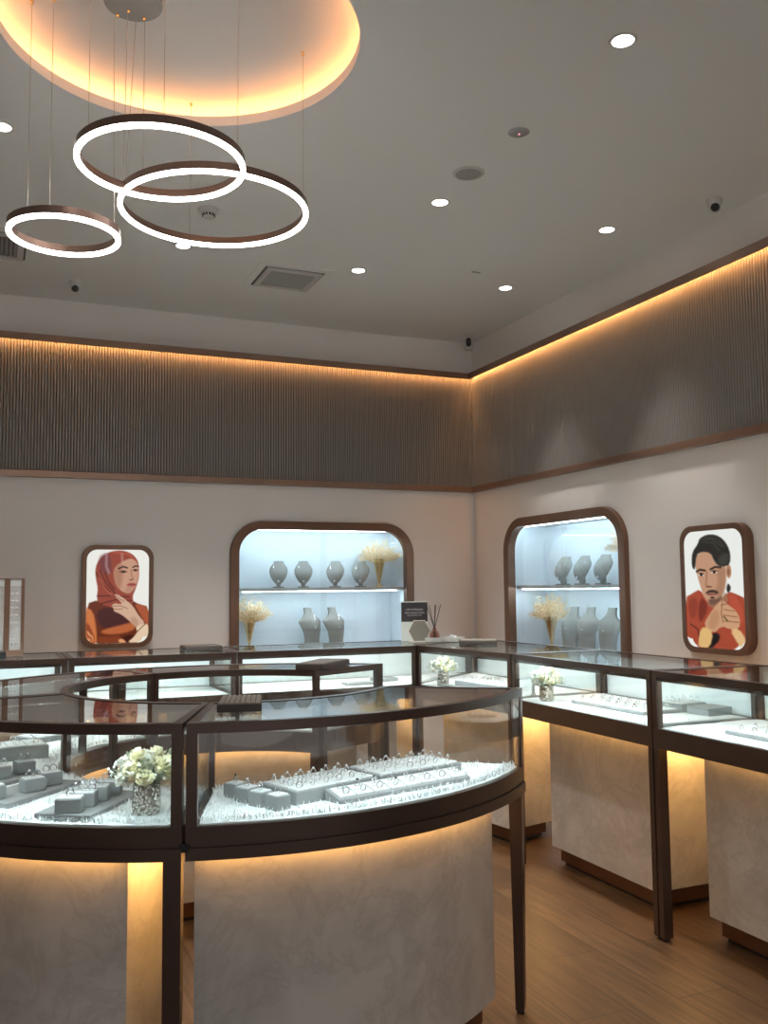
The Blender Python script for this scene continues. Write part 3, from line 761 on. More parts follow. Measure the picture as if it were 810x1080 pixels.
case('glass_display_case', 'glass display case at inside corner where right run meets back run', run([(2.262, 4.853), (2.382, 4.012)], [(2.935, 5.395), (xr, 4.012)]), ZPR, ZBR, (.10, .61, .20, .53), end_glass=(False, True))
case('glass_display_case', 'straight glass display case of back run in front of the niche', run([(1.216, yf), (2.255, yf)], [(1.216, yr), (2.925, yr)]), ZPR, ZBR, (.15, .85, .165, .50), end_glass=(True, False))
case('glass_display_case', 'straight glass display case of back run below the headscarf portrait', run([(.368, yf), (1.210, yf)], [(.368, yr), (1.210, yr)]), ZPR, ZBR, (.12, .72, .165, .50))
case('glass_display_case', 'straight glass display case at left end of back run, cropped by frame', run([(-.68, yf), (.362, yf)], [(-.68, yr), (.362, yr)]), ZPR, ZBR, (.15, .85, .165, .50))

# ------------------------------------------------------------------ fur linings
def fur(label, ol, d0, d1, e0, e1, z, th, n, hl, seed, rows=10):
    rnd = random.Random(seed); b = MB()
    q = ol.samples(d0, d1); st = []
    if len(q) < 8: q = [d0+(d1-d0)*i/24 for i in range(25)]
    for d in q:
        o = ol.at(d, e0); i = ol.at(d, e1, True)
        st.append([(*o.lerp(i, k/rows), z+th*(min(1, (k+.4)/1.2, (rows-k+.4)/1.2))*(1+.25*rnd.gauss(0, 1)*.6)) for k in range(rows+1)])
    b.rings(st, False, False)
    # skirt
    per = [r[0] for r in st]+st[-1][1:]+[r[-1] for r in reversed(st[:-1])]+st[0][-2:0:-1]
    b.rings([[(p[0], p[1], z) for p in per], per], True, False)
    bmesh.ops.remove_doubles(b.bm, verts=b.bm.verts, dist=1e-6)
    for _ in range(n):
        d = d0+(d1-d0)*rnd.random(); o = ol.at(d, e0); i = ol.at(d, e1, True)
        t = rnd.random()
        if rnd.random() < .25: t = t*.06 if rnd.random() < .6 else 1-t*.06
        p = o.lerp(i, .012+.976*t); c = Vector((p.x, p.y, z+th*.6))
        a = rnd.random()*2*PI; h = hl*(.45+.75*rnd.random()); v = Vector((math.cos(a)*h*.55, math.sin(a)*h*.55, h*(.55+.4*rnd.random())))
        w = Vector((-math.sin(a), math.cos(a), 0))*.0013; m = c+v*.55+Vector((0, 0, h*.12)); e = c+v
        b.poly([c-w, c+w, m+w*.8, m-w*.8]); b.poly([m-w*.8, m+w*.8, e])
    o = b.build('fur_mat', M['fur'], None, recalc=False)
    tag(o, label, 'fur mat', 'white fur mats in the cases'); return o
fur('fluffy white fur mat lining front right island case under its ring trays', oFR, .032, oFR.L-.032, .016, .032, ZPI, .010, 5200, .020, 1)
fur('fluffy white fur mat lining front left island case under the flowers', oFL, .032, oFL.L-.032, .016, .032, ZPI, .010, 4200, .018, 2)
fur('fluffy white fur mat lining the rear right island case', oRR, .032, oRR.L-.032, .016, .034, ZPI, .010, 1500, .018, 3)
fur('fluffy white fur mat lining the rear left island case', oRL, .032, oRL.L-.032, .016, .034, ZPI, .010, 1500, .018, 4)
def case_ol(O, I): return run(O, I)
oR1 = run([(xf, 2.952), (xf, 1.885)], [(xr, 2.952), (xr, 1.885)]); oR2 = run([(xf, 4.006), (xf, 2.958)], [(xr, 4.006), (xr, 2.958)])
oR3 = run([(2.262, 4.853), (2.382, 4.012)], [(2.935, 5.395), (xr, 4.012)]); oB1 = run([(1.216, yf), (2.255, yf)], [(1.216, yr), (2.925, yr)])
fur('short white plush mat lining nearest case of right run', oR1, .032, oR1.L-.032, .016, .04, ZPR, .005, 900, .008, 5)
fur('short white plush mat lining middle case of right run', oR2, .032, oR2.L-.032, .016, .04, ZPR, .005, 900, .008, 6)
fur('short white plush mat lining the corner case', oR3, .032, oR3.L-.032, .016, .05, ZPR, .005, 700, .008, 7)
fur('short white plush mat lining back run case before the niche', oB1, .032, oB1.L-.06, .016, .05, ZPR, .005, 700, .008, 8)

# ------------------------------------------------------------------ rings, ring trays, ring blocks
def ring_proto(dark, parts):
    U = (Vector((1, 0, 0)), Vector((0, 0, 1)), Vector((0, 1, 0)))
    root = thing('finger_ring', '', 'ring')
    b = MB(); b.torus((0, 0, .0075),   .0090, .0016, 22, 6, frame=U); b.build('ring_band', M['silver'], root, smooth=60)
    b = MB(); b.lathe([(.0012, -.003), (.0042, .001), (.0030, .0028)], 8, (0, 0, .0180)); b.build('gemstone', M['darkgem'] if dark else M['gem'], root)
    return root
RP = {False: ring_proto(False, 1), True: ring_proto(True, 1)}
used = set()
def place_ring(loc, rz, label, group, dark=False):
    p = RP[dark]
    if dark not in used:
        used.add(dark); p.location = loc; p.rotation_euler = (0, 0, rz); p['label'] = label; p['group'] = group; return p
    return dup(p, loc, rz, label, group)
def rot(p, a): return (p[0]*math.cos(a)-p[1]*math.sin(a), p[0]*math.sin(a)+p[1]*math.cos(a))
def ring_tray(label, corner, ang, W, D, h, z, cols, rows, short, group, zb=None, border=.008, skip=(), dark=(), seed=0, padmat=None, lean=None):
    """tray whose front-left corner is given; x along the front, y to the back; zb raises the back edge"""
    rnd = random.Random(seed); a = R(ang); zb = zb or 0
    root = thing('ring_tray', label, 'ring tray', (corner[0], corner[1], z), a, 'ring trays in the cases')
    b = MB(); b.prism([(0, 0), (W, 0), (W, D), (0, D)], 0, [h, h, h+zb, h+zb]); b.build('tray_body', M['velvet'], root, bevel=.003)
    zz = lambda y: h+zb*y/D
    b = MB(); cw = (W-2*border)/cols; cd = (D-2*border)/rows
    for i in range(cols):
        for j in range(rows):
            x0, x1 = border+i*cw+.0016, border+(i+1)*cw-.0016; y0, y1 = border+j*cd+.0016, border+(j+1)*cd-.0016
            ym = (y0+y1)/2
            lo = [zz(y0)-.002]*2+[zz(y1)-.002]*2; hi = [zz(y0)+.0035]*2+[zz(y1)+.0035]*2
            b.prism([(x0, y0), (x1, y0), (x1, y1), (x0, y1)], lo, hi)
    b.build('slotted_pads', padmat or M['pad'], root, bevel=.0012, seg=1)
    rn = {1: [''], 2: ['front row', 'back row'], 3: ['front row', 'middle row', 'back row'], 4: ['front row', 'second row', 'third row', 'back row']}[rows]
    for j in range(rows):
        for i in range(cols):
            if (i, j) in skip: continue
            lx, ly = border+(i+.5)*cw, border+(j+.5)*cd; q = rot((lx, ly), a)
            place_ring((corner[0]+q[0], corner[1]+q[1], z+zz(ly)+.0048-.0012), a+rnd.uniform(-.35, .35), 'silver ring, %s from left in %s of %s' % (ORD[i], rn[j], short), group, (i, j) in dark)
    return root
ZF = ZPI+.010
# --- front right case
ring_tray('tall grey ring tray in front right island case, left of the pair', (.759, 2.392), 20, .296, .170, .036, ZF, 6, 4, 'left tall tray, front island case', 'rings in the left tall tray', seed=1)
ring_tray('tall grey ring tray in front right island case, right of the pair', (1.043, 2.496), 15, .318, .170, .036, ZF, 6, 4, 'right tall tray, front island case', 'rings in the right tall tray', seed=2)
ring_tray('low sloping ring tray along the glass of front right island case', (.866, 2.352), 15.3, .478, .070, .013, ZF, 8, 2, 'low sloping tray, front island case', 'rings in the low sloping tray', zb=.020, dark=((1, 1), (3, 0), (2, 1)), seed=3)
def ring_block(label, loc, rz, w, d, h, nrings, short, group, dark=False, seed=0, bgroup=None):
    rnd = random.Random(seed)
    root = thing('ring_block', label, 'ring block', loc, rz, bgroup)
    b = MB(); b.box(-w/2, w/2, -d/2, d/2, 0, h); b.build('block_body', M['velvet'], root, bevel=.003)
    b = MB(); b.box(-w/2+.004, w/2-.004, -d/2+.004, d/2-.004, h-.001, h+.003); b.build('top_pad', M['pad'], root, bevel=.0015)
    for k in range(nrings):
        lx = (k-(nrings-1)/2)*.021; q = rot((lx, .0), rz)
        pos = ('', ) if nrings == 1 else (('left', 'right') if nrings == 2 else ('left', 'middle', 'right'))
        place_ring((loc[0]+q[0], loc[1]+q[1], loc[2]+h+.003), rz+rnd.uniform(-.3, .3), '%ssilver ring on %s' % ((pos[k]+' ' if pos[k] else ''), short), group, dark)
    return root
for k, (x, y) in enumerate(((.640, 2.572), (.656, 2.508), (.677, 2.444), (.706, 2.383))):
    wh = ('furthest from the glass', 'second from the back', 'second from the glass', 'closest to the glass')[k]
    ring_block('small grey cube ring stand in front right island case, %s' % wh, (x, y, ZF), R((30, 30, 30, 22)[k]), .048, .048, .038, 1, 'the small grey cube %s' % wh, 'rings on the small cubes', k == 0, k, 'small cube ring stands')
# --- front left case
def slab(label, corner, ang, W, D, h, z, mat='velvet', group='grey slabs in the cases'):
    root = thing('display_slab', label, 'display slab', (corner[0], corner[1], z), R(ang), group)
    b = MB(); b.box(0, W, 0, D, 0, h); b.build('slab_body', M[mat], root, bevel=.0025)
    return root
slab('thin grey display slab beside the flower vase in front left island case', (.244, 2.470), 55.5, .290, .155, .012, ZF)
ua, va = rot((1, 0), R(55.5)), rot((0, 1), R(55.5))
for k in range(4):
    s_ = .030+.068*k
    p = (.244+ua[0]*s_+va[0]*.072, 2.470+ua[1]*s_+va[1]*.072, ZF+.012)
    ring_block('grey ring block on slab beside the flowers, %s from the front' % ORD[k], p, R(55.5-90+16), .066, .048, .036, (1, 3, 2, 2)[k], 'the %s block of the slab by the flowers' % ORD[k], 'rings on blocks by the flowers', False, 20+k, 'ring blocks beside the flowers')
slab('grey display slab in the middle of front left island case', (.060, 2.690), 49, .310, .150, .014, ZF)
u2, v2 = rot((1, 0), R(49)), rot((0, 1), R(49))
for k, (a_, c_) in enumerate(((.035, .085), (.150, .045), (.235, .055))):
    p = (.060+u2[0]*a_+v2[0]*c_, 2.690+u2[1]*a_+v2[1]*c_, ZF+.014)
    ring_block('grey ring block on the middle slab of front left case, %s' % ('left', 'centre', 'right')[k], p, R(20), .062, .046, .036, 2, 'the %s block of the middle slab' % ('left', 'centre', 'right')[k], 'rings on the middle slab', False, 30+k, 'ring blocks on the middle slab')
slab('grey display slab at the back of front left island case', (-.030, 2.930), 42, .280, .120, .012, ZF)
u3, v3 = rot((1, 0), R(42)), rot((0, 1), R(42))
for k, (a_, c_) in enumerate(((.150, .060), (.240, .055))):
    p = (-.030+u3[0]*a_+v3[0]*c_, 2.930+u3[1]*a_+v3[1]*c_, ZF+.012)
    ring_block('grey ring block on the rear slab of front left case, %s one' % ('left', 'right')[k], p, R(15), .058, .046, .036, 2, 'the %s block of the rear slab' % ('left', 'right')[k], 'rings on the rear slab', False, 40+k, 'ring blocks on the rear slab')
# --- rear left case
ring_tray('deep grey ring tray in rear left island case, seen at far left', (-.115, 3.40), 8, .32, .15, .045, ZF, 5, 3, 'deep tray, rear left case', 'rings in the deep rear left tray', seed=5)
ring_tray('flat grey ring tray in rear left island case, near the joint', (.17, 3.765), 35, .26, .13, .020, ZF, 5, 2, 'flat tray, rear left case', 'rings in the flat rear left tray', seed=6)
# --- rear right case
slab('wide thin slab in rear right island case under a grey box', (.62, 3.872), 3, .20, .13, .010, ZF)
o = thing('gift_box', 'small dark grey box on thin slab in rear right island case', 'box', (.735, 3.925, ZF+.010), R(5))
b = MB(); b.box(-.04, .04, -.03, .03, 0, .045); b.build('box_body', M['taupe'], o, bevel=.002)
b = MB(); b.box(-.042, .042, -.032, .032, .045, .060); b.build('box_lid', M['taupe'], o, bevel=.002)
ring_tray('grey ring tray in the middle of rear right island case', (.865, 3.87), -6, .24, .13, .022, ZF, 5, 2, 'middle tray, rear right case', 'rings in the rear right middle tray', seed=7)
ring_tray('grey ring tray at the end of rear right island case', (1.150, 3.795), -20, .30, .115, .022, ZF, 6, 2, 'end tray, rear right case', 'rings in the rear right end tray', seed=8)
# --- right run
ZG = ZPR+.006
ring_tray('long grey ring tray in middle case of right run', (2.520, 3.700), -88, .50, .20, .014, ZG, 8, 3, 'long tray, middle right-run case', 'rings in the long right-run tray', seed=9, dark=((3, 1), (6, 0)))
slab('grey riser block beside the long ring tray of right run', (2.76, 3.06), 5, .14, .12, .032, ZG)
ring_tray('short grey ring tray behind riser in middle case of right run', (2.745, 3.205), 5, .15, .14, .034, ZG, 4, 3, 'short tray, middle right-run case', 'rings in the short right-run tray', seed=10)
ring_tray('grey ring tray in nearest case of right run, at frame edge', (2.490, 2.680), -90, .46, .22, .014, ZG, 7, 3, 'tray in nearest right-run case', 'rings in the nearest right-run tray', seed=11)
# --- corner and back run
ring_tray('long grey ring tray in the corner case', (2.395, 4.640), -82, .48, .17, .030, ZG, 7, 3, 'long tray, corner case', 'rings in the corner tray', seed=12)
slab('low grey slab before the flowers in the corner case', (2.315, 4.70), -82, .62, .045, .008, ZG)
slab('low grey slab in back run case near the corner', (1.86, 4.92), 0, .18, .10, .010, ZG)
slab('grey riser block on the right of back run case before the niche', (2.08, 5.02), 0, .14, .10, .020, ZG)
o = thing('folded_card', 'small folded white card standing in the corner case', 'card', (2.52, 4.085, ZG), R(-60))
b = MB(); b.prism([(-.03, -.02), (.03, -.02), (.03, .02), (-.03, .02)], 0, .001)
b.bm.free(); b = MB(); V = [(-.035, -.025, 0), (.035, -.025, 0), (.035, 0, .075), (-.035, 0, .075), (.035, .025, 0), (-.035, .025, 0)]
b.rings([[(-.035, -.025, 0), (-.035, 0, .075), (-.035, .025, 0), (-.035, .023, 0), (-.035, 0, .070), (-.035, -.023, 0)], [(.035, -.025, 0), (.035, 0, .075), (.035, .025, 0), (.035, .023, 0), (.035, 0, .070), (.035, -.023, 0)]])
b.build('card_sheet', M['paper'], o)

# ------------------------------------------------------------------ flower vases
def flower_head(b, c, r, n, rnd, up):
    up = Vector(up).normalized(); u = up.orthogonal().normalized(); w = up.cross(u)
    b.ball(c, r*.55, 8, 6)
    for ring_, (tilt, k) in enumerate(((1.35, n), (.95, n-1), (.5, n-3))):
        for i in range(k):
            a = 2*PI*(i+.5*(ring_ % 2))/k+rnd.uniform(-.12, .12)
            rad = u*math.cos(a)+w*math.sin(a); d = (up*math.cos(tilt)+rad*math.sin(tilt)); s_ = up.cross(rad)
            p0 = Vector(c)+d*r*.25; p1 = Vector(c)+d*r*.8+up*r*.10; p2 = Vector(c)+d*r*1.05+up*r*.20
            ww = r*.34
            v = [b.bm.verts.new(q) for q in (p0-s_*ww*.4, p0+s_*ww*.4, p1+s_*ww, p2+s_*ww*.45, p2-s_*ww*.45, p1-s_*ww)]
            b.bm.faces.new(v)
def flower_vase(label, loc, k, seed, full=True):
    rnd = random.Random(seed)
    root = thing('flower_arrangement', label, 'flower vase', loc)
    b = MB(); H = .078*k; r = .037*k
    b.lathe([(r*.86, 0), (r*.95, .004), (r, .02*k), (r*.97, .05*k), (r*.92, H), (r*.82, H), (r*.85, .01)], 32); b.build('vase', M['mosaic'], root, smooth=40)
    spots = [(0, -.01, .055, 1.25), (-.035, -.025, .040, 1.05), (.030, -.028, .045, 1.1), (-.045, .01, .050, 1.05), (.048, .005, .045, 1.05), (-.01, .03, .050, 1.1), (.02, .035, .045, 1.), (-.012, -.05, .018, .95), (.045, -.03, .018, .8), (-.058, -.018, .012, .85), (-.02, -.01, .075, .95), (.022, .0, .075, .95)]
    for i, (x, y, z, s_) in enumerate(spots if full else spots[:9]):
        b = MB(); flower_head(b, (x*k, y*k, H+z*k*.85), .026*k*s_, 10, rnd, (x*12, y*12, .8))
        o = b.build('flower', M['petal'] if i % 3 else M['petalw'], root, recalc=False)
        if i % 3 == 0: o['label'] = 'white flower head'
    b = MB()
    for i in range(90):
        a = rnd.random()*2*PI; q = .45+.55*rnd.random(); el = rnd.uniform(-.15, .75)
        L = k*(.05+.045*q); p = Vector((math.cos(a)*math.cos(el)*L, math.sin(a)*math.cos(el)*L, H+.015*k+math.sin(el)*L*.9)); c0 = Vector((0, 0, H*.97))
        d = (p-c0).normalized(); s_ = d.cross(Vector((0, 0, 1))).normalized()*.0055*k; t = Vector((0, 0, .002))
        b.tube([c0.lerp(p, .3), p], .0006, 3)
        b.poly([p-d*.006, p+s_+t, p+d*.014*k, p-s_+t])
    b.build('foliage', M['leaf'], root, recalc=False)
    b = MB()
    for i in range(60):
        a = rnd.random()*2*PI; L = k*(.06+.04*rnd.random()); el = rnd.uniform(-.1, .6)
        c = (math.cos(a)*math.cos(el)*L, math.sin(a)*math.cos(el)*L, H+.02*k+math.sin(el)*L*.8); b.ball(c, .004*k, 5, 4)
    b.build('filler_blossom', M['petalw'], root, recalc=False)
    return root
flower_vase('cream flowers in silver mosaic vase, front left island case', (.386, 2.492, ZF-.002), 1.0, 4)
flower_vase('cream flowers in silver mosaic vase, middle case of right run', (2.470, 3.830, ZG), .95, 9)
flower_vase('small cream flowers in vase, corner case beside the long tray', (2.360, 4.715, ZG), .92, 14)

# ------------------------------------------------------------------ things on the counters
ZT = 1.02
def tray_lid(label, name, cat, quad, h, mat, slots=0, topmat=None):
    c = Vector((sum(p[0] for p in quad)/4, sum(p[1] for p in quad)/4, 0))
    root = thing(name, label, cat, (c.x, c.y, ZT)); Q = [(p[0]-c.x, p[1]-c.y) for p in quad]
    b = MB(); b.prism(Q, 0, h-.003); b.build('tray_body', M[mat], root, bevel=.002)
    b = MB(); S = [(p[0]*.96, p[1]*.96) for p in Q]
    if slots:
        a, bq, c2, d = [Vector(p) for p in S]
        for i in range(slots):
            t0, t1 = i/slots+.010, (i+1)/slots-.010
            b.prism([tuple(a.lerp(bq, t0)), tuple(a.lerp(bq, t1)), tuple(d.lerp(c2, t1)), tuple(d.lerp(c2, t0))], h-.004, h)
    else: b.prism(S, h-.004, h)
    b.build('slotted_pads' if slots else 'top_panel', M[topmat or mat], root, bevel=.001, seg=1)
    return root
tray_lid('taupe slotted ring tray lying on top of front right island case', 'ring_tray', 'ring tray', [(.571, 2.505), (.686, 2.470), (.742, 2.668), (.632, 2.702)], .024, 'taupedark', 8, 'taupe')
tray_lid('dark bronze flat box lying on the end of rear right island case', 'storage_box', 'box', [(1.160, 3.665), (1.258, 3.605), (1.452, 3.805), (1.345, 3.885)], .026, 'taupedark', 0, 'taupedark')
tray_lid('thin dark taupe tray on corner counter beside the marble tray', 'jewellery_tray', 'tray', [(2.560, 4.885), (2.745, 4.770), (2.830, 4.930), (2.640, 5.050)], .020, 'taupedark', 0, 'taupe')
tray_lid('thin dark taupe tray on back counter left of the niche', 'jewellery_tray', 'tray', [(.99, 5.10), (1.195, 5.10), (1.195, 5.27), (.99, 5.27)], .024, 'taupedark', 0, 'taupedark')
o = thing('card_terminal', 'black card terminal lying on the back counter at the left edge', 'card terminal', (.02, 5.02, ZT))
b = MB(); b.prism(rrect(-.10, .062, -.05, .05, .012, 4), 0, [.034]*36); b.build('terminal_body', M['black'], o, bevel=.003)
b = MB(); b.box(-.08, .03, -.035, .035, .033, .0355); b.build('screen', M['greygrille'], o)
# acrylic sign, hexagon plaque, diffuser on marble tray
sg = thing('tabletop_sign', 'small dark printed acrylic sign standing on the corner counter', 'sign', (2.452, 5.285, ZT), R(-22))
b = MB(); b.box(-.084, .084, -.003, .003, .0, .245); b.build('acrylic_stand', M['glass_frost'], sg, bevel=.001)
b = MB(); b.box(-.082, .082, -.0045, -.0030, .120, .240); b.build('printed_panel', M['signink'], sg)
b = MB(); b.box(-.084, .084, -.0035, .045, 0, .004); b.build('sign_foot', M['glass_frost'], sg)
def text_mesh(s_, size, name, parent, loc, mat):
    cu = bpy.data.curves.new(name, 'FONT'); cu.body = s_; cu.size = size; cu.align_x = 'CENTER'; cu.align_y = 'CENTER'; cu.extrude = .0003
    t = bpy.data.objects.new(name, cu); COL.objects.link(t)
    dg = bpy.context.evaluated_depsgraph_get(); me = bpy.data.meshes.new_from_object(t.evaluated_get(dg))
    COL.objects.unlink(t); bpy.data.objects.remove(t)
    me.materials.clear(); me.materials.append(mat)
    o = link(me, name, parent); o.location = loc; o.rotation_euler = (PI/2, 0, 0); return o
text_mesh('I AM STERLING', .0165, 'lettering', sg, (0, -.0050, .195), M['lettering'])
text_mesh('THE COLLECTION', .0150, 'lettering', sg, (0, -.0050, .174), M['lettering'])
b = MB()
for i in range(14): b.box(-.045+i*.0065, -.045+i*.0065+.0045, -.0052, -.0044, .1575, .1605)
b.build('small_print', M['lettering'], sg)
hx = thing('hexagon_plaque', 'taupe hexagonal plaque with cream edge before the dark sign', 'plaque', (2.438, 5.185, ZT), R(-16))
P6 = [(.070*math.cos(R(60*i)), .078+.076*math.sin(R(60*i))*1.0) for i in range(6)]
def upright(P, y0, y1):
    b = MB(); n = len(P); b.rings([[(x, y0, z) for x, z in P], [(x, y1, z) for x, z in P]]); return b
zmin = min(z for _, z in P6); P6 = [(x, z-zmin) for x, z in P6]
upright(P6, 0, .010).build('plaque_edge', M['cream'], hx)
cz = sum(z for _, z in P6)/6
upright([(x*.94, cz+(z-cz)*.94) for x, z in P6], -.002, .001).build('plaque_face', M['taupe'], hx)
b = MB(); b.box(-.06, .05, -.012, .05, 0, .006); b.build('plaque_foot', M['cream'], hx)
tr = thing('marble_tray', 'small grey marble tray on the corner counter beside the hexagon plaque', 'tray', (2.592, 5.130, ZT), R(-32))
b = MB(); b.prism(rrect(-.125, .115, -.05, .05, .01, 3), 0, .010); b.build('tray_base', M['stone'], tr, bevel=.002)
ro, ri = rrect(-.125, .115, -.05, .05, .01, 3), rrect(-.119, .109, -.044, .044, .006, 3)
frame_loop(ro, ri, lambda u, z, d: (u, z, d), .009, .026).build('tray_rim', M['stone'], tr)
q = rot((-.070, 0), R(-32))
df = thing('reed_diffuser', 'reed diffuser with dark sticks standing on the marble tray', 'reed diffuser', (2.592+q[0], 5.130+q[1], ZT+.010))
b = MB(); b.lathe([(.032, 0), (.034, .004), (.034, .03), (.026, .048), (.013, .062), (.012, .074), (.015, .076), (.010, .076), (.009, .06), (.02, .046), (.028, .03), (.028, .005)], 8); b.build('bottle', M['pinkglass'], df)
for i, (dx, dy) in enumerate(((-.052, .0), (-.026, .02), (.0, -.01), (.018, .015), (.042, -.005))):
    b = MB(); b.tube([(-dx*.25, -dy*.25, .012), (dx*.05, dy*.05, .076), (dx, dy, .215)], .0021, 6); b.build('reed', M['reed'], df)
q = rot((.045, 0), R(-32))
cr = thing('crystal_ornament', 'small sparkling crystal ornament on the marble tray', 'ornament', (2.592+q[0], 5.130+q[1], ZT+.010))
rnd = random.Random(2); b = MB()
for i in range(11):
    a = rnd.random()*2*PI; t = rnd.uniform(.2, 1.1); L = rnd.uniform(.022, .042)
    b.tube([(0, 0, .004), (math.cos(a)*math.sin(t)*L, math.sin(a)*math.sin(t)*L, .006+math.cos(t)*L)], .006, 5, .25)
b.build('crystal_points', M['gem'], cr)
b = MB(); b.lathe([(.026, 0), (.028, .003), (.022, .007)], 10); b.build('ornament_base', M['reed'], cr)
# tall bronze display cabinet standing on the left of the back counter
dc = thing('tabletop_cabinet', 'tall bronze framed cabinet with pale panels on back counter, left edge', 'cabinet', (.02, 5.22, ZT))
w0, w1, d0, d1 = -.21, .148, -.07, .09
b = MB(); b.box(w0, w1, d0, d1, 0, .032); b.build('cabinet_base', M['trim'], dc, bevel=.002)
b = MB(); b.box(w0, w1, d0, d1, .395, .400); b.build('cabinet_top', M['trim'], dc, bevel=.002)
for x in (w0, .050, w1-.016):
    b = MB(); b.box(x, x+(.028 if x == .05 else .016), d0, d0+.02, .032, .395); b.build('post', M['trim'], dc)
for x in (w0, w1-.016):
    b = MB(); b.box(x, x+.016, d1-.02, d1, .032, .395); b.build('post', M['trim'], dc)
b = MB(); b.box(w0+.016, .050, d0+.008, d0+.014, .032, .358); b.build('printed_panel', M['paper'], dc)
b = MB(); b.box(.078, w1-.016, d0+.008, d0+.014, .032, .358); b.build('printed_panel', M['paper'], dc)
b = MB(); b.box(w0+.016, .050, d0+.006, d0+.014, .360, .394); b.build('header_panel', M['white'], dc)
b = MB(); b.box(.078, w1-.016, d0+.006, d0+.014, .360, .394); b.build('header_panel', M['white'], dc)
b = MB()
for i in range(8):
    for j in range(2): b.box(.084+j*.02, .096+j*.02, d0+.0055, d0+.0085, .060+i*.037, .066+i*.037)
b.build('earring_rows', M['silver'], dc)

# ------------------------------------------------------------------ ceiling fittings
def ring_light(label, c, Rr, z, wires, feed, extra=None):
    root = thing('ring_pendant_light', label, 'pendant light', (c[0], c[1], z))
    t = .0078; h = .032; Rr -= t; z += .010; root.location.z = z
    b = MB(); b.torus((0, 0, 0), Rr, 0, 72, prof=[(-t, .003), (t, .003), (t, h), (-t, h)]); b.build('ring_body', M['ringbody'], root, smooth=35)
    b = MB(); b.torus((0, 0, 0), Rr, 0, 72, prof=[(-t-.0006, -.006), (-t+.003, -.009), (t-.003, -.009), (t+.0006, -.006), (t+.0006, .0045), (-t-.0006, .0045)]); b.build('light_diffuser', M['ring_light'], root, smooth=35)
    for a in wires:
        x, y = Rr*math.cos(R(a)), Rr*math.sin(R(a))
        b = MB(); b.tube([(x, y, h-.002), (x, y, ZR-z-.012)], .0011, 5); w = b.build('cable', M['cable'], root)
        b = MB(); b.lathe([(.004, 0), (.006, .006), (.006, .0125)], 10, (x, y, ZR-z-.0125)); b.build('cable_anchor', M['gold'], w)
    a, q = feed
    x, y = Rr*math.cos(R(a)), Rr*math.sin(R(a))
    b = MB(); b.tube([(x, y, h-.002), (q[0]-c[0], q[1]-c[1], ZR-z-.018)], .0013, 5); b.build('power_cable', M['cable'], root)
    return root
ring_light('middle sized glowing ring pendant, nearest and upper left of the three', (.500, 3.060), .280, 2.770, (-35, 205, 262), (108, (.430, 3.205)))
ring_light('largest glowing ring pendant, on the right of the three', (.757, 3.400), .356, 2.780, (-32, 94, 212), (188, (.397, 3.175)))
ring_light('smallest glowing ring pendant, lowest and left of the three', (.217, 3.408), .194, 2.610, (226, 251), (-30, (.357, 3.225)))
cn = thing('ceiling_canopy', 'round grey canopy plate in ceiling recess holding pendant cables', 'canopy', (.410, 3.130, ZR-.022))
b = MB(); b.lathe([(.098, .0), (.100, .003), (.100, .0215)], 40); b.build('canopy_plate', M['grey'], cn, smooth=40)
for x, y in ((-.053, .095-.0), (.057, .075), (-.013, .045)):
    b = MB(); b.lathe([(.004, -.010), (.006, -.004), (.006, .001)], 10, (x*.8, y*.8, 0)); b.build('cable_gland', M['gold'], cn)
DL = [(2.033, 2.556, 'largest, upper right of the photo'), (2.046, 4.043, 'beside the round ceiling speaker'), (3.054, 4.028, 'above the right wall portrait'), (3.041, 5.087, 'near the room corner'),
      (2.030, 5.127, 'right of the square air vent'), (.960, 5.110, 'below the largest ring pendant'), (.987, 4.047, 'behind the middle ring pendant'), (0., 4.040, 'at left edge of the photo')]
dl = None
for i, (x, y, wh) in enumerate(DL):
    lab = 'round white recessed ceiling downlight, %s' % wh
    if dl is None:
        dl = thing('ceiling_downlight', lab, 'downlight', (x, y, ZC), 0, 'ceiling downlights')
        b = MB(); b.torus((0, 0, -.001), .044, 0, 32, prof=[(-.005, -.003), (.004, -.002), (.007, .0009), (-.005, .0009)]); b.build('trim_ring', M['whiteplastic'], dl, smooth=40)
        b = MB(); b.lathe([(.0005, -.0028), (.0395, -.0028), (.0395, .0)], 32); b.build('light_lens', M['downlight'], dl)
    else: dup(dl, (x, y, ZC), 0, lab, 'ceiling downlights')
def fitting(name, label, cat, x, y): return thing(name, label, cat, (x, y, ZC))
o = fitting('ceiling_speaker', 'round grey mesh speaker with white rim set in the ceiling', 'speaker', 2.024, 3.700)
b = MB(); b.lathe([(.0005, -.006), (.060, -.006), (.062, -.001)], 36); b.build('speaker_grille', M['greygrille'], o, smooth=40)
b = MB(); b.torus((0, 0, 0), .068, 0, 36, prof=[(-.007, -.007), (.004, -.005), (.008, -.0005), (-.007, -.0005)]); b.build('speaker_rim', M['whiteplastic'], o, smooth=40)
o = fitting('ceiling_sensor', 'flat round grey sensor with a tiny red light on ceiling', 'sensor', 2.039, 3.274)
b = MB(); b.lathe([(.0005, -.010), (.035, -.008), (.046, -.001)], 32); b.build('sensor_cover', pbr('sensor_grey', (.42, .40, .41), .5), o, smooth=40)
b = MB(); b.ball((.0, -.004, -.010), .003, 8, 6); b.build('indicator_lamp', emit('red_indicator', (1, .25, .3), 1.5), o)
o = fitting('smoke_detector', 'white smoke detector on the ceiling inside the largest ring', 'smoke detector', .986, 4.565)
b = MB(); b.lathe([(.022, -.046), (.028, -.042), (.034, -.022), (.052, -.014), (.056, -.001)], 32); b.build('detector_body', M['whiteplastic'], o, smooth=40)
b = MB()
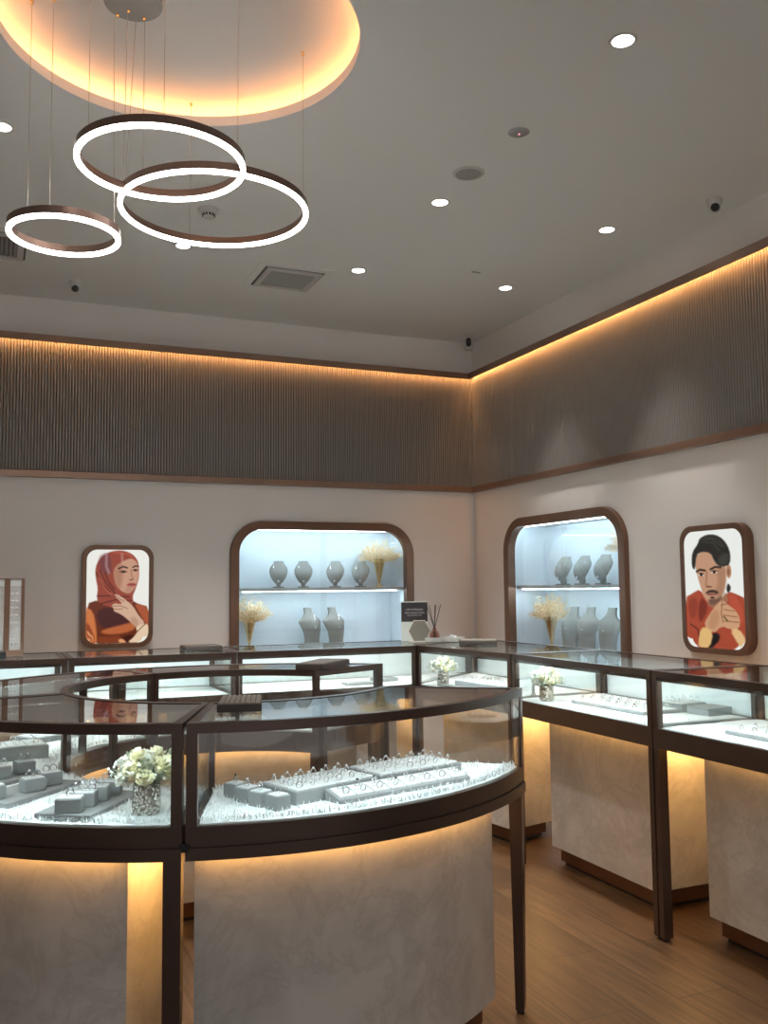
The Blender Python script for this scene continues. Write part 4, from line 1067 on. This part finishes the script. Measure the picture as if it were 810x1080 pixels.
for i in range(12):
    a = 2*PI*i/12; c = (math.cos(a)*.030, math.sin(a)*.030, -.033); t = Vector((-math.sin(a), math.cos(a), 0))*.004; n_ = Vector((math.cos(a), math.sin(a), 0))*.004
    q = [Vector(c)+t+n_, Vector(c)-t+n_, Vector(c)-t-n_, Vector(c)+t-n_]; b.prism([(v.x, v.y) for v in q], -.038, -.026)
b.build('sensing_slots', M['black'], o)
def dome_cam(label, x, y, aim):
    o = fitting('security_camera', label, 'security camera', x, y)
    b = MB(); b.lathe([(.030, -.038), (.034, -.030), (.038, -.010), (.040, -.0005)], 28); b.build('camera_mount', M['whiteplastic'], o, smooth=40)
    b = MB(); b.ball((0, 0, -.042), .030, 18, 12); b.build('camera_ball', M['whiteplastic'], o, smooth=60)
    d = Vector(aim).normalized(); c = Vector((0, 0, -.042))+d*.0225
    u = d.orthogonal().normalized(); w = d.cross(u)
    b = MB(); b.rings([[c+(u*math.cos(2*PI*i/16)+w*math.sin(2*PI*i/16))*r+d*k for i in range(16)] for r, k in ((.0215, 0), (.0215, .004), (.012, .010))]); b.build('camera_lens', M['black'], o, smooth=40)
dome_cam('white dome camera with black lens on ceiling near the right wall', 3.320, 3.500, (-.6, -.75, -.35))
dome_cam('white dome camera with black lens on ceiling near back wall, left', .450, 5.960, (-.05, -.8, -.5))
o = thing('corner_camera', 'white bullet shaped camera with black lens in the ceiling corner', 'security camera', (3.355, 6.18, ZC), R(-28))
b = MB(); b.lathe([(.035, -.012), (.038, -.0005)], 24); b.build('mount_plate', M['whiteplastic'], o, smooth=40)
b = MB(); b.prism(rrect(-.034, .034, -.04, .04, .025, 5), -.115, [-.012]*24); b.build('camera_body', M['whiteplastic'], o, bevel=.008)
b = MB(); P = rrect(-.020, .020, -.100, -.030, .0195, 6); b.rings([[(x, -.038, z) for x, z in P], [(x*.95, -.043, z) for x, z in P]]); b.build('camera_lens', M['black'], o)
b = MB(); b.box(2.690, 2.745, 4.885, 4.900, ZC-.003, ZC)
tag(b.build('ceiling_slot_tag', M['greygrille']), 'tiny dark slot on the ceiling between the downlights', 'fitting')
def vent(label, x0, x1, y0, y1, alongx):
    cx, cy = (x0+x1)/2, (y0+y1)/2; hx_, hy_ = (x1-x0)/2, (y1-y0)/2
    o = thing('air_vent', label, 'air vent', (cx, cy, ZC))
    def sq(k): return [(-hx_+k, -hy_+k), (hx_-k, -hy_+k), (hx_-k, hy_-k), (-hx_+k, hy_-k)]
    f = lambda u, v, d: (u, v, -d)
    frame_loop(sq(-.045), sq(.004), f, .0005, .006).build('ceiling_frame', M['ceiling'], o)
    b = MB(); b.prism(sq(.0), -.004, -.0005); b.build('vent_backing', M['black'], o)
    frame_loop(sq(.016), sq(.05), f, .004, .016).build('vent_frame', M['whiteplastic'], o, bevel=.002)
    n = 13
    for i in range(n):
        t = -1+2*(i+.5)/n; b = MB(); s_ = .0085
        if alongx: y = t*(hy_-.05); X = hx_-.05; b.rings([[(x, y-s_, -.006), (x, y-s_+.002, -.005), (x, y+s_, -.014), (x, y+s_-.002, -.015)] for x in (-X, X)])
        else: x = t*(hx_-.05); Y = hy_-.05; b.rings([[(x-s_, y, -.006), (x-s_+.002, y, -.005), (x+s_, y, -.014), (x+s_-.002, y, -.015)] for y in (-Y, Y)])
        b.build('louvre', M['greygrille'], o)
vent('square ceiling air vent with grey louvres below the largest ring', 1.478, 1.862, 5.240, 5.620, True)
vent('ceiling air vent behind the smallest ring, cropped by left edge', -.250, .150, 5.250, 5.680, False)

# ------------------------------------------------------------------ lights
def spot(x, y, e, size=82, blend=.75, rad=.05):
    l = bpy.data.lights.new('downlight_beam', 'SPOT'); l.energy = e; l.spot_size = R(size); l.spot_blend = blend; l.shadow_soft_size = rad; l.color = (1, .965, .92)
    o = bpy.data.objects.new('downlight_beam', l); COL.objects.link(o); o.location = (x, y, ZC-.03); return o
for x, y, _ in DL: spot(x, y, 40 if x < 2.9 else 22, 82 if x < 2.9 else 62)
w = bpy.data.worlds.new('room_ambient'); SC.world = w; w.use_nodes = True
bg = w.node_tree.nodes['Background']; bg.inputs['Color'].default_value = (1.0, .98, .97, 1); bg.inputs['Strength'].default_value = .27

# ------------------------------------------------------------------ camera
cam = bpy.data.cameras.new('camera'); co = bpy.data.objects.new('camera', cam); COL.objects.link(co)
cam.sensor_fit = 'VERTICAL'; cam.sensor_height = 24; cam.lens = 975/1080*24; cam.clip_start = .05
f_ = 975.
def vd(x, y): return Vector(((x-405)/f_, -(y-540)/f_, -1)).normalized()
dY = vd(-11, 624.5); dX = vd(2714, 598); dX = (dX-dY*dX.dot(dY)).normalized(); dZ = dX.cross(dY)
rotm = Matrix((dX, dY, dZ))          # rows: world axes in camera space -> camera to world
co.matrix_world = Matrix.Translation((0, 0, 1.35)) @ rotm.to_4x4()
SC.camera = co

SC.view_settings.view_transform = 'Standard'; SC.view_settings.look = 'None'
SC.view_settings.exposure = 1.45; SC.view_settings.gamma = 1.0; SC.view_settings.use_curve_mapping = False
SC.cycles.use_denoising = True
SC.cycles.max_bounces = 10; SC.cycles.diffuse_bounces = 4; SC.cycles.glossy_bounces = 6; SC.cycles.transparent_max_bounces = 48
SC.cycles.caustics_reflective = False; SC.cycles.caustics_refractive = False
SC.cycles.sample_clamp_indirect = 4.0
